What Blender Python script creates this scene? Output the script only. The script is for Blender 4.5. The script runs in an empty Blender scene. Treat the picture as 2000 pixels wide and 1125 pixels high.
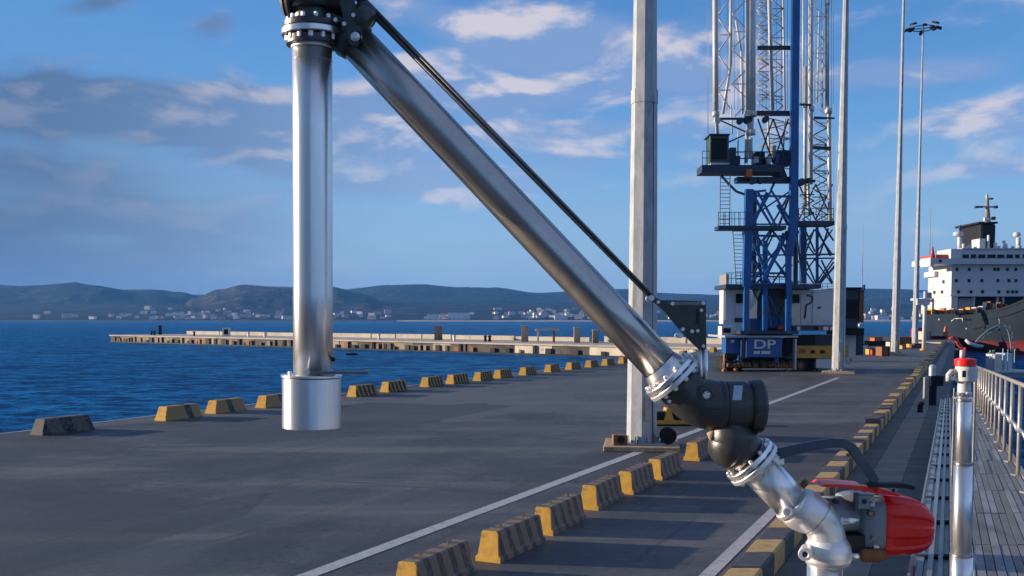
import bpy, math, random
from mathutils import Vector, Matrix, noise
random.seed(7)
R = math.radians
S = bpy.context.scene
COL = S.collection

# ------------------------------------------------------------------ camera
TH = math.atan(0.066)          # the camera looks slightly down, the frame is shifted up
CAMZ = 3.4
F = 2000.0
cam_d = bpy.data.cameras.new('camera')
cam_d.sensor_width = 36.0; cam_d.lens = 36.0
cam_d.shift_y = (756 - 562.5) / 2000.0
cam_d.clip_start = 0.1; cam_d.clip_end = 30000
cam = bpy.data.objects.new('camera', cam_d); COL.objects.link(cam)
cam.location = (0, 0, CAMZ); cam.rotation_euler = (math.pi/2 - TH, 0, 0)
S.camera = cam

# ------------------------------------------------------------------ light
SUN_AZ, SUN_EL = R(-80), R(10)   # azimuth measured from the view axis (+Y), negative to the left
sun_dir = Vector((math.sin(SUN_AZ)*math.cos(SUN_EL), math.cos(SUN_AZ)*math.cos(SUN_EL), math.sin(SUN_EL)))
sl = bpy.data.lights.new('sun', 'SUN'); sl.energy = 5.0; sl.angle = R(0.5); sl.color = (1.0, 0.83, 0.64)
so = bpy.data.objects.new('sun', sl); COL.objects.link(so)
so.rotation_euler = sun_dir.to_track_quat('Z', 'Y').to_euler(); so.location = (-20, 0, 30)
S.view_settings.view_transform = 'Standard'
S.view_settings.look = 'None'
S.view_settings.exposure = 0.75
S.view_settings.gamma = 1.0
S.view_settings.use_curve_mapping = False
try:
    S.cycles.volume_bounces = 0
    S.cycles.volume_step_rate = 4.0
    S.cycles.max_bounces = 8
    S.cycles.sample_clamp_indirect = 6.0
except Exception:
    pass

class NT:
    """small helper to write node math"""
    def __init__(s, tree): s.t = tree; s.n = tree.nodes; s.l = tree.links
    def node(s, typ, **kw):
        n = s.n.new(typ)
        for k, v in kw.items(): setattr(n, k, v)
        return n
    def put(s, sock, v):
        if isinstance(v, bpy.types.NodeSocket): s.l.new(v, sock)
        elif v is not None: sock.default_value = v
    def m(s, op, a, b=None, c=None, clamp=False):
        n = s.node('ShaderNodeMath', operation=op, use_clamp=clamp)
        s.put(n.inputs[0], a)
        if b is not None: s.put(n.inputs[1], b)
        if c is not None: s.put(n.inputs[2], c)
        return n.outputs[0]
    def ss(s, v, a, b):
        n = s.node('ShaderNodeMapRange', interpolation_type='SMOOTHSTEP')
        s.put(n.inputs[0], v); s.put(n.inputs[1], a); s.put(n.inputs[2], b)
        n.inputs[3].default_value = 0; n.inputs[4].default_value = 1
        return n.outputs[0]
    def mix(s, f, a, b, blend='MIX'):
        n = s.node('ShaderNodeMix', data_type='RGBA', blend_type=blend)
        s.put(n.inputs[0], f)
        for i, v in ((6, a), (7, b)):
            if isinstance(v, tuple) and len(v) == 3: v = (*v, 1)
            s.put(n.inputs[i], v)
        return n.outputs[2]
    def noise(s, vec, scale, detail=4, rough=.55, dist=0):
        n = s.node('ShaderNodeTexNoise'); s.put(n.inputs['Vector'], vec)
        n.inputs['Scale'].default_value = scale; n.inputs['Detail'].default_value = detail
        n.inputs['Roughness'].default_value = rough; n.inputs['Distortion'].default_value = dist
        return n.outputs['Fac']
    def mapv(s, vec, scale=(1,1,1), loc=(0,0,0), rot=(0,0,0)):
        n = s.node('ShaderNodeMapping'); s.put(n.inputs[0], vec)
        n.inputs[1].default_value = loc; n.inputs[2].default_value = rot; n.inputs[3].default_value = scale
        return n.outputs[0]

W = bpy.data.worlds.new('World'); S.world = W; W.use_nodes = True
wt = NT(W.node_tree); W.node_tree.nodes.clear()
sky = wt.node('ShaderNodeTexSky', sky_type='NISHITA')
sky.sun_disc = False; sky.sun_elevation = SUN_EL; sky.sun_rotation = SUN_AZ
sky.air_density = 1.0; sky.dust_density = 0.6; sky.ozone_density = 2.5; sky.altitude = 0
geo = wt.node('ShaderNodeTexCoord').outputs['Generated']
sep = wt.node('ShaderNodeSeparateXYZ'); wt.put(sep.inputs[0], geo)
az = wt.m('ARCTAN2', sep.outputs[0], sep.outputs[1])
el = wt.m('ARCSINE', sep.outputs[2])
def gauss(u, v, su, sv, amp, tilt=0.0):
    """a bank of cloud centred in the direction of photo position u, v"""
    a0 = math.atan((u-1000)/F); e0 = math.atan((624-v)/F*math.cos(a0))
    da = wt.m('SUBTRACT', az, a0); de = wt.m('SUBTRACT', el, e0)
    if tilt: de = wt.m('ADD', de, wt.m('MULTIPLY', da, tilt))
    x = wt.m('DIVIDE', da, su/F); y = wt.m('DIVIDE', de, sv/F)
    r = wt.m('ADD', wt.m('MULTIPLY', x, x), wt.m('MULTIPLY', y, y))
    return wt.m('MULTIPLY', wt.m('EXPONENT', wt.m('MULTIPLY', r, -1.0)), amp)
cv = wt.node('ShaderNodeCombineXYZ'); wt.put(cv.inputs[0], az); wt.put(cv.inputs[1], el)
def field(dx, dy):
    v = wt.mapv(cv.outputs[0], (1.0, 2.7, 1.0), (dx, dy*2.7, 0))
    a = wt.noise(v, 6.5, 8, .52, .3)
    return a
n0 = field(0, 0); n1 = field(-0.008, 0.013)
banks = [(980, 60, 190, 65, .34, .1), (1180, 95, 190, 42, .34, 0), (1010, 140, 140, 30, .20, 0),
         (220, 215, 230, 50, .42, .12), (480, 240, 230, 48, .36, .05), (80, 240, 180, 45, .2, 0),
         (1330, 165, 190, 32, .42, -.05), (1760, 158, 190, 34, .46, 0),
         (1910, 235, 130, 36, .46, 0), (440, 62, 45, 24, .32, -.3), (210, 20, 70, 20, .26, -.3),
         (800, 200, 160, 36, .22, 0), (850, 290, 330, 65, .14, 0), (1900, 330, 220, 25, .20, 0),
         (300, 420, 420, 60, .20, 0), (200, 500, 420, 60, .16, 0), (70, 330, 160, 32, .22, 0),
         (1250, 320, 200, 40, .10, 0), (640, 220, 90, 26, .16, 0), (1400, 60, 80, 30, .12, 0), (900, 370, 260, 30, .26, 0), (1150, 260, 200, 28, .28, 0), (650, 330, 220, 26, .26, .04), (1000, 200, 160, 26, .26, 0), (800, 130, 60, 20, .2, 0)]
den = None
for b in banks:
    g = gauss(*b); den = g if den is None else wt.m('ADD', den, g)
inview = wt.m('MULTIPLY', wt.ss(az, -1.1, -.55), wt.m('SUBTRACT', 1.0, wt.ss(az, .55, 1.1)))
den = wt.m('ADD', den, wt.m('MULTIPLY', wt.m('SUBTRACT', 1.0, inview), .16))    # broken cloud all round
den = wt.m('MINIMUM', den, .46)
cov = wt.ss(wt.m('ADD', n0, den), .53, .78)
lit = wt.ss(wt.m('SUBTRACT', n0, n1), -.02, .12)
lowm = wt.m('SUBTRACT', 1.0, wt.ss(el, .02, .30))
leftm = wt.m('SUBTRACT', 1.0, wt.ss(az, -.52, -.03))
skyc = wt.mix(1.0, sky.outputs[0], (0.74, 1.18, 1.72), 'MULTIPLY')
hsv = wt.node('ShaderNodeHueSaturation'); wt.put(hsv.inputs['Color'], skyc); hsv.inputs['Saturation'].default_value = 1.0
skyc = hsv.outputs[0]
cl_dark = wt.mix(leftm, (1.75, 2.75, 4.9), (0.72, 1.22, 2.35))
cl_lit = wt.mix(leftm, (5.7, 5.2, 5.5), (2.6, 2.7, 3.4))
clc = wt.mix(lit, cl_dark, cl_lit)
fin = wt.mix(wt.m('MULTIPLY', cov, .88), skyc, clc)
# thin grey-violet veil low over the horizon, thicker to the left
veil_n = wt.noise(wt.mapv(cv.outputs[0], (1.2, 7, 1)), 4.0, 5, .5)
veil = wt.m('MULTIPLY', wt.m('MULTIPLY', wt.ss(wt.m('ADD', veil_n, wt.m('MULTIPLY', leftm, .3)), .3, .9), lowm), .85)
fin = wt.mix(wt.m('MULTIPLY', leftm, .30), fin, (.45, .95, 1.9))
hzn = wt.m('MULTIPLY', wt.m('SUBTRACT', 1.0, wt.ss(el, -.01, .21)), .82)
fin = wt.mix(hzn, fin, wt.mix(leftm, (2.75, 4.1, 6.1), (.90, 1.40, 2.5)))
fin = wt.mix(veil, fin, wt.mix(leftm, (2.45, 3.6, 5.6), (0.78, 1.26, 2.4)))
bg = wt.node('ShaderNodeBackground'); wt.put(bg.inputs[0], fin); bg.inputs[1].default_value = 0.078
wo = wt.node('ShaderNodeOutputWorld'); wt.l.new(bg.outputs[0], wo.inputs[0])

# ------------------------------------------------------------------ geometry helpers
CT, ST = math.cos(TH), math.sin(TH)
def ray(u, v):
    a = (u-1000)/F; b = (756-v)/F
    return Vector((a, CT + b*ST, -ST + b*CT))
def P(u, v, z=0.0):
    d = ray(u, v); t = (z-CAMZ)/d.z
    return Vector((0,0,CAMZ)) + d*t
def D(u, v, y):
    d = ray(u, v)
    return Vector((0,0,CAMZ)) + d*(y/d.y)

class MB:
    def __init__(s): s.v = []; s.f = []; s.sm = []; s.mi = []; s.cur = 0
    def add(s, vs, fs, smooth=False):
        o = len(s.v); s.v += [Vector(p) for p in vs]
        for f in fs: s.f.append([i+o for i in f]); s.sm.append(smooth); s.mi.append(s.cur)
        return s
    def box(s, a, b, taper=None, M=None):
        (x0,y0,z0),(x1,y1,z1) = a, b
        vs = [Vector(p) for p in ((x0,y0,z0),(x1,y0,z0),(x1,y1,z0),(x0,y1,z0),(x0,y0,z1),(x1,y0,z1),(x1,y1,z1),(x0,y1,z1))]
        if taper:
            cx, cy = (x0+x1)/2, (y0+y1)/2
            for p in vs[4:]: p.x = cx+(p.x-cx)*taper; p.y = cy+(p.y-cy)*taper
        if M: vs = [M @ p for p in vs]
        return s.add(vs, [(3,2,1,0),(4,5,6,7),(0,1,5,4),(1,2,6,5),(2,3,7,6),(3,0,4,7)])
    def beam(s, a, b, w, h=None, up=(0,0,1)):
        a = Vector(a); b = Vector(b); h = h or w; d = (b-a)
        if d.length < 1e-6: return s
        d.normalize(); up = Vector(up)
        if abs(d.dot(up)) > .97: up = Vector((0,1,0))
        x = d.cross(up).normalized()*w/2; y = x.cross(d).normalized()*h/2
        vs = [a-x-y,a+x-y,a+x+y,a-x+y,b-x-y,b+x-y,b+x+y,b-x+y]
        return s.add(vs, [(0,1,2,3),(7,6,5,4),(4,5,1,0),(5,6,2,1),(6,7,3,2),(7,4,0,3)])
    def sweep(s, pts, rad, n=20, caps=True, smooth=True):
        pts = [Vector(p) for p in pts]
        if not isinstance(rad, (list, tuple)): rad = [rad]*len(pts)
        o = len(s.v); ref = None
        for i, p in enumerate(pts):
            t = (pts[min(i+1, len(pts)-1)] - pts[max(i-1, 0)])
            if t.length < 1e-9: t = (pts[-1]-pts[0])
            t.normalize()
            if ref is None:
                ref = Vector((0,0,1)) if abs(t.z) < .9 else Vector((0,1,0))
            ref = (ref - t*ref.dot(t)).normalized()
            q = t.cross(ref)
            for k in range(n):
                a = 2*math.pi*k/n
                s.v.append(p + (ref*math.cos(a) + q*math.sin(a))*rad[i])
        for i in range(len(pts)-1):
            for k in range(n):
                s.f.append([o+i*n+k, o+i*n+(k+1)%n, o+(i+1)*n+(k+1)%n, o+(i+1)*n+k]); s.sm.append(smooth); s.mi.append(s.cur)
        if caps:
            s.f.append([o+k for k in range(n)][::-1]); s.sm.append(False); s.mi.append(s.cur)
            e = o+(len(pts)-1)*n
            s.f.append([e+k for k in range(n)]); s.sm.append(False); s.mi.append(s.cur)
        return s
    def cyl(s, a, b, r, r2=None, n=20, smooth=True):
        return s.sweep([a, b], [r, r if r2 is None else r2], n, True, smooth)
    def lathe(s, a, axis, prof, n=32):
        """prof: (distance along the axis, radius); sharp steps come from doubled points"""
        a = Vector(a); axis = Vector(axis).normalized()
        ref = Vector((0,0,1)) if abs(axis.z) < .9 else Vector((0,1,0))
        x = (ref-axis*ref.dot(axis)).normalized(); y = axis.cross(x)
        for (t0, r0), (t1, r1) in zip(prof, prof[1:]):
            vs = []
            for t, r in ((t0, r0), (t1, r1)):
                for k in range(n):
                    an = 2*math.pi*k/n
                    vs.append(a+axis*t+(x*math.cos(an)+y*math.sin(an))*max(r, 1e-4))
            s.add(vs, [(k, (k+1)%n, n+(k+1)%n, n+k) for k in range(n)], abs(t1-t0) > 1e-5)
        return s
    def ball(s, c, r, n=20, m=12, sc=(1,1,1)):
        c = Vector(c); vs = []
        for i in range(m+1):
            th = math.pi*i/m
            for k in range(n):
                ph = 2*math.pi*k/n
                vs.append(c+Vector((r*sc[0]*math.sin(th)*math.cos(ph), r*sc[1]*math.sin(th)*math.sin(ph), r*sc[2]*math.cos(th))))
        fs = [(i*n+k, (i+1)*n+k, (i+1)*n+(k+1)%n, i*n+(k+1)%n) for i in range(m) for k in range(n)]
        return s.add(vs, fs, True)
    def prism(s, poly, off):
        """poly: closed list of points; off: thickness vector"""
        poly = [Vector(p) for p in poly]; off = Vector(off); n = len(poly)
        vs = poly + [p+off for p in poly]
        fs = [tuple(range(n)), tuple(range(2*n-1, n-1, -1))] + [(k, n+k, n+(k+1)%n, (k+1)%n) for k in range(n)]
        return s.add(vs, fs)
    def build(s, name, mats, parent=None, origin=None, bevel=0):
        if not isinstance(mats, (list, tuple)): mats = [mats]
        off = Vector(origin) if origin is not None else Vector((0,0,0))
        p = parent
        while p is not None: off = off + p.location; p = p.parent
        me = bpy.data.meshes.new(name)
        me.from_pydata([tuple(v-off) for v in s.v], [], s.f)
        me.polygons.foreach_set('use_smooth', s.sm); me.polygons.foreach_set('material_index', s.mi)
        for m in mats: me.materials.append(m)
        me.update()
        o = bpy.data.objects.new(name, me); COL.objects.link(o)
        if origin is not None: o.location = origin
        if parent is not None: o.parent = parent
        if bevel:
            b = o.modifiers.new('bevel', 'BEVEL'); b.width = bevel; b.segments = 2; b.limit_method = 'ANGLE'
        return o

def tag(o, label=None, cat=None, group=None, kind=None):
    if label: o['label'] = label
    if cat: o['category'] = cat
    if group: o['group'] = group
    if kind: o['kind'] = kind
    return o
def thing(name, label, cat, loc=(0,0,0), group=None):
    o = bpy.data.objects.new(name, None); COL.objects.link(o); o.location = loc
    o.empty_display_size = .2
    return tag(o, label, cat, group)
def struct(name, mb, m, bevel=0): return tag(mb.build(name, m, bevel=bevel), kind='structure')
def kids(o): return [c for c in COL.objects if c.parent == o]
def dup(o, parent=None):
    c = o.copy(); COL.objects.link(c)
    if parent: c.parent = parent
    for k in kids(o): dup(k, c)
    return c
def bez(p0, p1, p2, p3, n=12):
    p0, p1, p2, p3 = map(Vector, (p0, p1, p2, p3))
    return [p0*(1-t)**3 + p1*3*t*(1-t)**2 + p2*3*t*t*(1-t) + p3*t**3 for t in [i/n for i in range(n+1)]]

# ------------------------------------------------------------------ materials
def mat(name, c1, c2=None, rough=.6, metal=0.0, scale=6, amt=1.0, bump=0.0, bscale=40, stretch=(1,1,1), rvar=0.0, dirt=None, dscale=2, spec=None):
    m = bpy.data.materials.new(name); m.use_nodes = True
    t = NT(m.node_tree); b = m.node_tree.nodes['Principled BSDF']
    co = t.node('ShaderNodeTexCoord').outputs['Object']
    v = t.mapv(co, stretch)
    n = t.noise(v, scale, 6, .6)
    c2 = c2 or tuple(x*.7 for x in c1)
    col = t.mix(t.m('MULTIPLY', t.ss(n, .35, .7), amt), c1, c2)
    if dirt:
        dn = t.noise(t.mapv(co, stretch, (3.1, 7.7, 1.3)), dscale, 8, .7)
        col = t.mix(t.m('MULTIPLY', t.ss(dn, .52, .72), .75), col, dirt)
    t.put(b.inputs['Base Color'], col)
    b.inputs['Metallic'].default_value = metal
    if rvar: t.put(b.inputs['Roughness'], t.m('ADD', rough-rvar/2, t.m('MULTIPLY', t.noise(v, scale*3, 3), rvar)))
    else: b.inputs['Roughness'].default_value = rough
    if spec is not None: b.inputs['Specular IOR Level'].default_value = spec
    if bump:
        bn = t.node('ShaderNodeBump'); bn.inputs['Strength'].default_value = bump; bn.inputs['Distance'].default_value = .02
        t.put(bn.inputs['Height'], t.noise(v, bscale, 5, .6)); t.l.new(bn.outputs[0], b.inputs['Normal'])
    return m

M = {}
M['steel'] = mat('stainless_steel', (.92,.90,.86), (.84,.82,.79), .31, .93, 3, .8, .02, 60, (30,30,.6), .10, None, 1.2)
M['steel_cast'] = mat('cast_stainless', (.80,.79,.78), (.72,.72,.72), .44, .68, 4, .8, .02, 120, rvar=.06)
M['steel_dull'] = mat('dull_steel_pipe', (.54,.50,.45), (.43,.40,.37), .29, .95, 4, .8, .02, 50, (1,1,1), .08, (.40,.36,.32), 2)
M['cast_black'] = mat('black_cast_iron', (.068,.066,.064), (.046,.045,.045), .34, .35, 14, .8, .12, 160, rvar=.15, dirt=(.09,.08,.07), dscale=7)
M['rod'] = mat('bronze_grey_rod', (.27,.25,.235), (.17,.16,.15), .42, .85, 20, .8, .05, 60)
M['rubber'] = mat('black_rubber', (.018,.018,.02), None, .65)
M['red_paint'] = mat('red_gloss_paint', (.92,.020,.014), (.78,.016,.012), .30, 0, 5, .6, .02, 40, rvar=.12, dirt=(.25,.01,.012), dscale=4)
M['grey_paint'] = mat('grey_enamel', (.22,.27,.31), (.17,.21,.25), .38, 0, 6, .6, .03, 50, rvar=.12, dirt=(.12,.14,.16), dscale=5)
M['blue_grey'] = mat('blue_grey_enamel', (.055,.085,.125), (.04,.065,.10), .36, .2, 6, .6, rvar=.1)
M['label'] = mat('silver_label', (.45,.52,.6), (.35,.42,.5), .35, .3, 30, .6)
M['galv'] = mat('galvanised_mast', (.41,.43,.45), (.29,.31,.335), .55, .15, 5, .9, .05, 60, (1,1,.35), .1, (.20,.20,.20), 3)
M['galv_rail'] = mat('galvanised_rail', (.42,.38,.33), (.28,.26,.24), .45, .4, 8, .9, .05, 60, (1,1,1), .15, (.28,.22,.16), 6)
M['plinth'] = mat('yellowed_concrete', (.50,.36,.20), (.36,.27,.17), .85, 0, 7, 1, .3, 60, dirt=(.18,.14,.10), dscale=5)
M['yellow'] = mat('worn_yellow_concrete', (.70,.38,.055), (.50,.27,.05), .8, 0, 6, 1, .45, 60, dirt=(.17,.13,.08), dscale=4)
M['curb_yellow'] = mat('faded_yellow_curb', (.60,.39,.16), (.46,.29,.11), .78, 0, 6, .9, .35, 60, dirt=(.22,.15,.09), dscale=6)
M['curb_black'] = mat('faded_black_curb', (.065,.07,.08), (.10,.10,.105), .7, 0, 7, .9, .35, 60, dirt=(.17,.15,.13), dscale=6)
M['white_line'] = mat('worn_white_paint', (.50,.50,.51), (.38,.38,.39), .6, 0, 8, .9, .1, 60, dirt=(.16,.16,.16), dscale=9)
M['white'] = mat('white_paint', (.62,.60,.56), (.52,.50,.47), .5, 0, .8, .7, dirt=(.50,.44,.36), dscale=.7)
M['red_flag'] = mat('faded_red_paint', (.55,.06,.04), (.40,.04,.03), .5)
M['orange'] = mat('orange_paint', (.60,.14,.03), (.42,.10,.03), .55, dirt=(.15,.06,.03))
M['amber'] = mat('amber_paint', (.70,.34,.03), (.50,.24,.03), .55, dirt=(.20,.12,.05))
M['black'] = mat('black_paint', (.012,.013,.017), (.02,.02,.024), .7, spec=.2)
M['faint_line'] = mat('worn_off_paint', (.17,.17,.175), (.10,.10,.105), .6, 0, 12, 1)
M['rust'] = mat('rusty_steel', (.28,.12,.05), (.16,.07,.035), .8, .2, 6, 1, .3, 40)
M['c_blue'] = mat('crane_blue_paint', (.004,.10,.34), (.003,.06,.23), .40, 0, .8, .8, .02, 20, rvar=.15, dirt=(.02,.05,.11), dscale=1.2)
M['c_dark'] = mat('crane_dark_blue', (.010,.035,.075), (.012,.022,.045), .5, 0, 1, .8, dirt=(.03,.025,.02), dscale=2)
M['c_white'] = mat('crane_white_tube', (.60,.57,.52), (.44,.43,.41), .45, .05, 1, .8, rvar=.1, dirt=(.30,.26,.22), dscale=1.5)
M['c_grey'] = mat('crane_grey_panel', (.56,.58,.62), (.50,.52,.55), .5, 0, .6, .8, dirt=(.34,.33,.33), dscale=.9)
M['c_yellow'] = mat('crane_yellow_beam', (.46,.26,.035), (.34,.20,.035), .55, 0, 1, .9, dirt=(.10,.08,.04), dscale=1.5)
M['c_green'] = mat('dark_green_cabin', (.012,.05,.035), (.010,.035,.028), .3, 0, 1, .8)
M['glass'] = mat('dark_glass', (.006,.009,.013), (.010,.014,.02), .16, 0, spec=.12)
M['hull'] = mat('grey_hull_paint', (.016,.024,.037), (.012,.018,.028), .6, 0, .15, .9, dirt=(.028,.027,.028), dscale=.25, spec=.15)
M['hull_red'] = mat('red_boot_paint', (.10,.008,.010), (.07,.006,.008), .5, 0, .2, .9, dirt=(.10,.03,.02), dscale=.4)
M['conc'] = mat('pale_pier_concrete', (.48,.42,.34), (.36,.32,.27), .85, 0, .25, .9, .2, 5, dirt=(.20,.18,.15), dscale=.3)
M['conc_dk'] = mat('stained_pier_wall', (.33,.27,.20), (.20,.17,.13), .9, 0, .35, 1, .3, 5, (1,1,3), dirt=(.035,.03,.025), dscale=.25)
M['teal'] = mat('pale_teal_steel', (.32,.42,.44), (.25,.33,.36), .5, .2)

def brush(m, vec):
    t = NT(m.node_tree); b = m.node_tree.nodes['Principled BSDF']
    b.inputs['Anisotropic'].default_value = .6
    c = t.node('ShaderNodeCombineXYZ')
    for i in range(3): c.inputs[i].default_value = vec[i]
    t.l.new(c.outputs[0], b.inputs['Tangent'])
brush(M['steel'], (0,0,1)); brush(M['steel_dull'], (.685,0,-.728))
# asphalt: sun-worn, with long tyre-polished streaks along the quay
QD = Vector((.45, 1, 0)).normalized(); QYAW = -math.atan(.45)
def asphalt():
    m = bpy.data.materials.new('weathered_asphalt'); m.use_nodes = True
    t = NT(m.node_tree); b = m.node_tree.nodes['Principled BSDF']
    co = t.node('ShaderNodeTexCoord').outputs['Object']
    qr = t.mapv(co, (1,1,1), rot=(0,0,-QYAW))
    a = t.noise(t.mapv(qr, (.5,.06,1)), 1.6, 8, .62)                       # streaks along the quay
    c = t.noise(t.mapv(co, (.10,.95,1)), .62, 9, .70)                      # rain-washed bands across
    e = t.noise(co, .13, 7, .62, .5)
    f = t.noise(co, 55, 3, .75)
    g = t.noise(co, 230, 2, .7)
    col = t.mix(t.ss(a, .35, .68), (.042,.046,.054), (.092,.094,.099))
    col = t.mix(t.m('MULTIPLY', t.ss(c, .44, .64), .8), col, (.158,.154,.152))
    col = t.mix(t.m('MULTIPLY', t.ss(e, .48, .60), .75), col, (.027,.030,.037))
    # re-laid patches, a shade apart, with tar-sealed edges
    vo = t.node('ShaderNodeTexVoronoi', distance='CHEBYCHEV'); t.put(vo.inputs['Vector'], t.mapv(qr, (.16,.075,1))); vo.inputs['Scale'].default_value = 1.0
    sv = t.node('ShaderNodeSeparateColor'); t.put(sv.inputs[0], vo.outputs['Color'])
    col = t.mix(t.m('MULTIPLY', t.ss(sv.outputs[0], .70, .715), .6), col, (.030,.031,.035))
    col = t.mix(t.m('MULTIPLY', t.ss(sv.outputs[1], .74, .755), .42), col, (.14,.138,.135))
    # cracks
    cr = t.node('ShaderNodeTexVoronoi', feature='DISTANCE_TO_EDGE'); wn = t.node('ShaderNodeTexNoise'); t.put(wn.inputs['Vector'], co); wn.inputs['Scale'].default_value = 1.3; wn.inputs['Detail'].default_value = 6
    wm = t.node('ShaderNodeVectorMath', operation='MULTIPLY_ADD'); t.put(wm.inputs[0], wn.outputs['Color']); wm.inputs[1].default_value = (1.6,1.6,0); t.put(wm.inputs[2], t.mapv(qr, (.28,.20,1)))
    t.put(cr.inputs['Vector'], wm.outputs[0]); cr.inputs['Scale'].default_value = .8
    crk = t.m('MULTIPLY', t.m('SUBTRACT', 1.0, t.ss(cr.outputs['Distance'], .002, .011)), t.ss(e, .42, .56))
    col = t.mix(t.m('MULTIPLY', crk, .8), col, (.014,.014,.015))
    # oil and tyre stains
    st = t.noise(t.mapv(qr, (1,.25,1), (4.3,1.7,0)), 1.1, 7, .7, .6)
    col = t.mix(t.m('MULTIPLY', t.ss(st, .60, .72), .8), col, (.016,.016,.018))
    ty = t.noise(t.mapv(qr, (3.2,.035,1), (1,2,0)), 1.3, 4, .6)
    col = t.mix(t.m('MULTIPLY', t.m('MULTIPLY', t.ss(ty, .60, .70), t.ss(c, .35, .6)), .55), col, (.022,.022,.025))
    # expansion joints across the quay, every 12 m
    sx = t.node('ShaderNodeSeparateXYZ'); t.put(sx.inputs[0], qr)
    jf = t.m('ABSOLUTE', t.m('SUBTRACT', t.m('FRACT', t.m('MULTIPLY', sx.outputs[1], 1/12)), .5))
    col = t.mix(t.m('MULTIPLY', t.m('SUBTRACT', 1, t.ss(jf, .0012, .0028)), .8), col, (.013,.013,.014))
    col = t.mix(t.m('MULTIPLY', t.ss(f, .45, .72), .45), col, (.16,.16,.165))
    col = t.mix(t.m('MULTIPLY', t.ss(g, .5, .7), .5), col, (.022,.023,.026))
    mg = t.noise(t.mapv(co, (1,2.2,1)), 7, 6, .75)
    col = t.mix(t.m('MULTIPLY', t.ss(mg, .52, .66), .5), col, (.018,.019,.022))
    col = t.mix(t.m('MULTIPLY', t.ss(mg, .46, .34), .35), col, (.20,.195,.19))
    t.put(b.inputs['Base Color'], col)
    t.put(b.inputs['Roughness'], t.m('ADD', .46, t.m('MULTIPLY', c, .36)))
    bn = t.node('ShaderNodeBump'); bn.inputs['Strength'].default_value = .45; bn.inputs['Distance'].default_value = .012
    t.put(bn.inputs['Height'], t.m('SUBTRACT', t.m('ADD', f, t.m('MULTIPLY', g, .4)), crk)); t.l.new(bn.outputs[0], b.inputs['Normal'])
    return m
M['asphalt'] = asphalt()
M['slab_sunlit'] = mat('sunlit_pavement_slab', (.30,.25,.20), (.21,.18,.15), .8, 0, 1.1, 1, .35, 60, (.4,1.4,1), dirt=(.11,.10,.09), dscale=1.3)  # pale warm copy of the slab, sunlight put into its colour
M['slab'] = mat('side_pavement_slab', (.150,.140,.130), (.105,.10,.098), .8, 0, 1.1, 1, .35, 60, (.4,1.4,1), dirt=(.055,.055,.06), dscale=1.3)

def water():
    m = bpy.data.materials.new('harbour_water'); m.use_nodes = True
    t = NT(m.node_tree); b = m.node_tree.nodes['Principled BSDF']
    co = t.node('ShaderNodeTexCoord').outputs['Object']
    w1 = t.noise(t.mapv(co, (.55,1,1), rot=(0,0,.35)), .55, 6, .62, .3)
    w2 = t.noise(t.mapv(co, (.6,1,1), rot=(0,0,-.2)), 2.2, 4, .6)
    w3 = t.noise(t.mapv(co, (.35,1,1)), .06, 4, .6)
    h = t.m('ADD', t.m('MULTIPLY', w1, 1.0), t.m('ADD', t.m('MULTIPLY', w2, .30), t.m('MULTIPLY', w3, 3.0)))
    bn = t.node('ShaderNodeBump'); bn.inputs['Strength'].default_value = 1.0; bn.inputs['Distance'].default_value = 1.3
    t.put(bn.inputs['Height'], h); t.l.new(bn.outputs[0], b.inputs['Normal'])
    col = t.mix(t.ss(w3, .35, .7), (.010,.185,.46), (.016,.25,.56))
    crest_light = t.ss(t.m('ADD', t.m('MULTIPLY', w1, .65), t.m('MULTIPLY', w2, .35)), .56, .42)
    col = t.mix(t.m('MULTIPLY', crest_light, .9), (.001,.042,.14), col)  # ripple highlights and dark troughs put into the water colour
    df = t.node('ShaderNodeBsdfDiffuse'); t.put(df.inputs[0], col); t.l.new(bn.outputs[0], df.inputs['Normal'])
    gl = t.node('ShaderNodeBsdfGlossy'); gl.inputs['Color'].default_value = (.62,.80,1,1); gl.inputs['Roughness'].default_value = .2; t.l.new(bn.outputs[0], gl.inputs['Normal'])
    fr = t.node('ShaderNodeFresnel'); fr.inputs['IOR'].default_value = 1.33; t.l.new(bn.outputs[0], fr.inputs['Normal'])
    mx = t.node('ShaderNodeMixShader'); t.put(mx.inputs[0], t.m('MULTIPLY', fr.outputs[0], .5)); t.l.new(df.outputs[0], mx.inputs[1]); t.l.new(gl.outputs[0], mx.inputs[2])
    out = [n for n in m.node_tree.nodes if n.type == 'OUTPUT_MATERIAL'][0]; t.l.new(mx.outputs[0], out.inputs[0])
    return m
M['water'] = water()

def stripes(nm, ca, cbk, freq, duty):
    m = bpy.data.materials.new(nm); m.use_nodes = True
    t = NT(m.node_tree); b = m.node_tree.nodes['Principled BSDF']
    co = t.node('ShaderNodeTexCoord').outputs['Object']
    oi = t.node('ShaderNodeObjectInfo').outputs['Random']
    sp = t.node('ShaderNodeSeparateXYZ'); t.put(sp.inputs[0], co)
    ph = t.m('ADD', t.m('ADD', sp.outputs[1], t.m('MULTIPLY', sp.outputs[2], .35)), oi)
    fr = t.m('FRACT', t.m('MULTIPLY', ph, freq))
    s = t.m('MULTIPLY', t.ss(fr, duty, duty+.05), t.m('SUBTRACT', 1, t.ss(fr, .95, .99)))
    n = t.noise(co, 9, 7, .7)
    col = t.mix(s, ca, cbk)
    col = t.mix(t.m('MULTIPLY', t.ss(n, .42, .7), .7), col, (.22,.19,.16))
    t.put(b.inputs['Base Color'], col); b.inputs['Roughness'].default_value = .8
    bn = t.node('ShaderNodeBump'); bn.inputs['Strength'].default_value = .4; bn.inputs['Distance'].default_value = .02
    t.put(bn.inputs['Height'], t.noise(co, 50, 4)); t.l.new(bn.outputs[0], b.inputs['Normal'])
    return m
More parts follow.
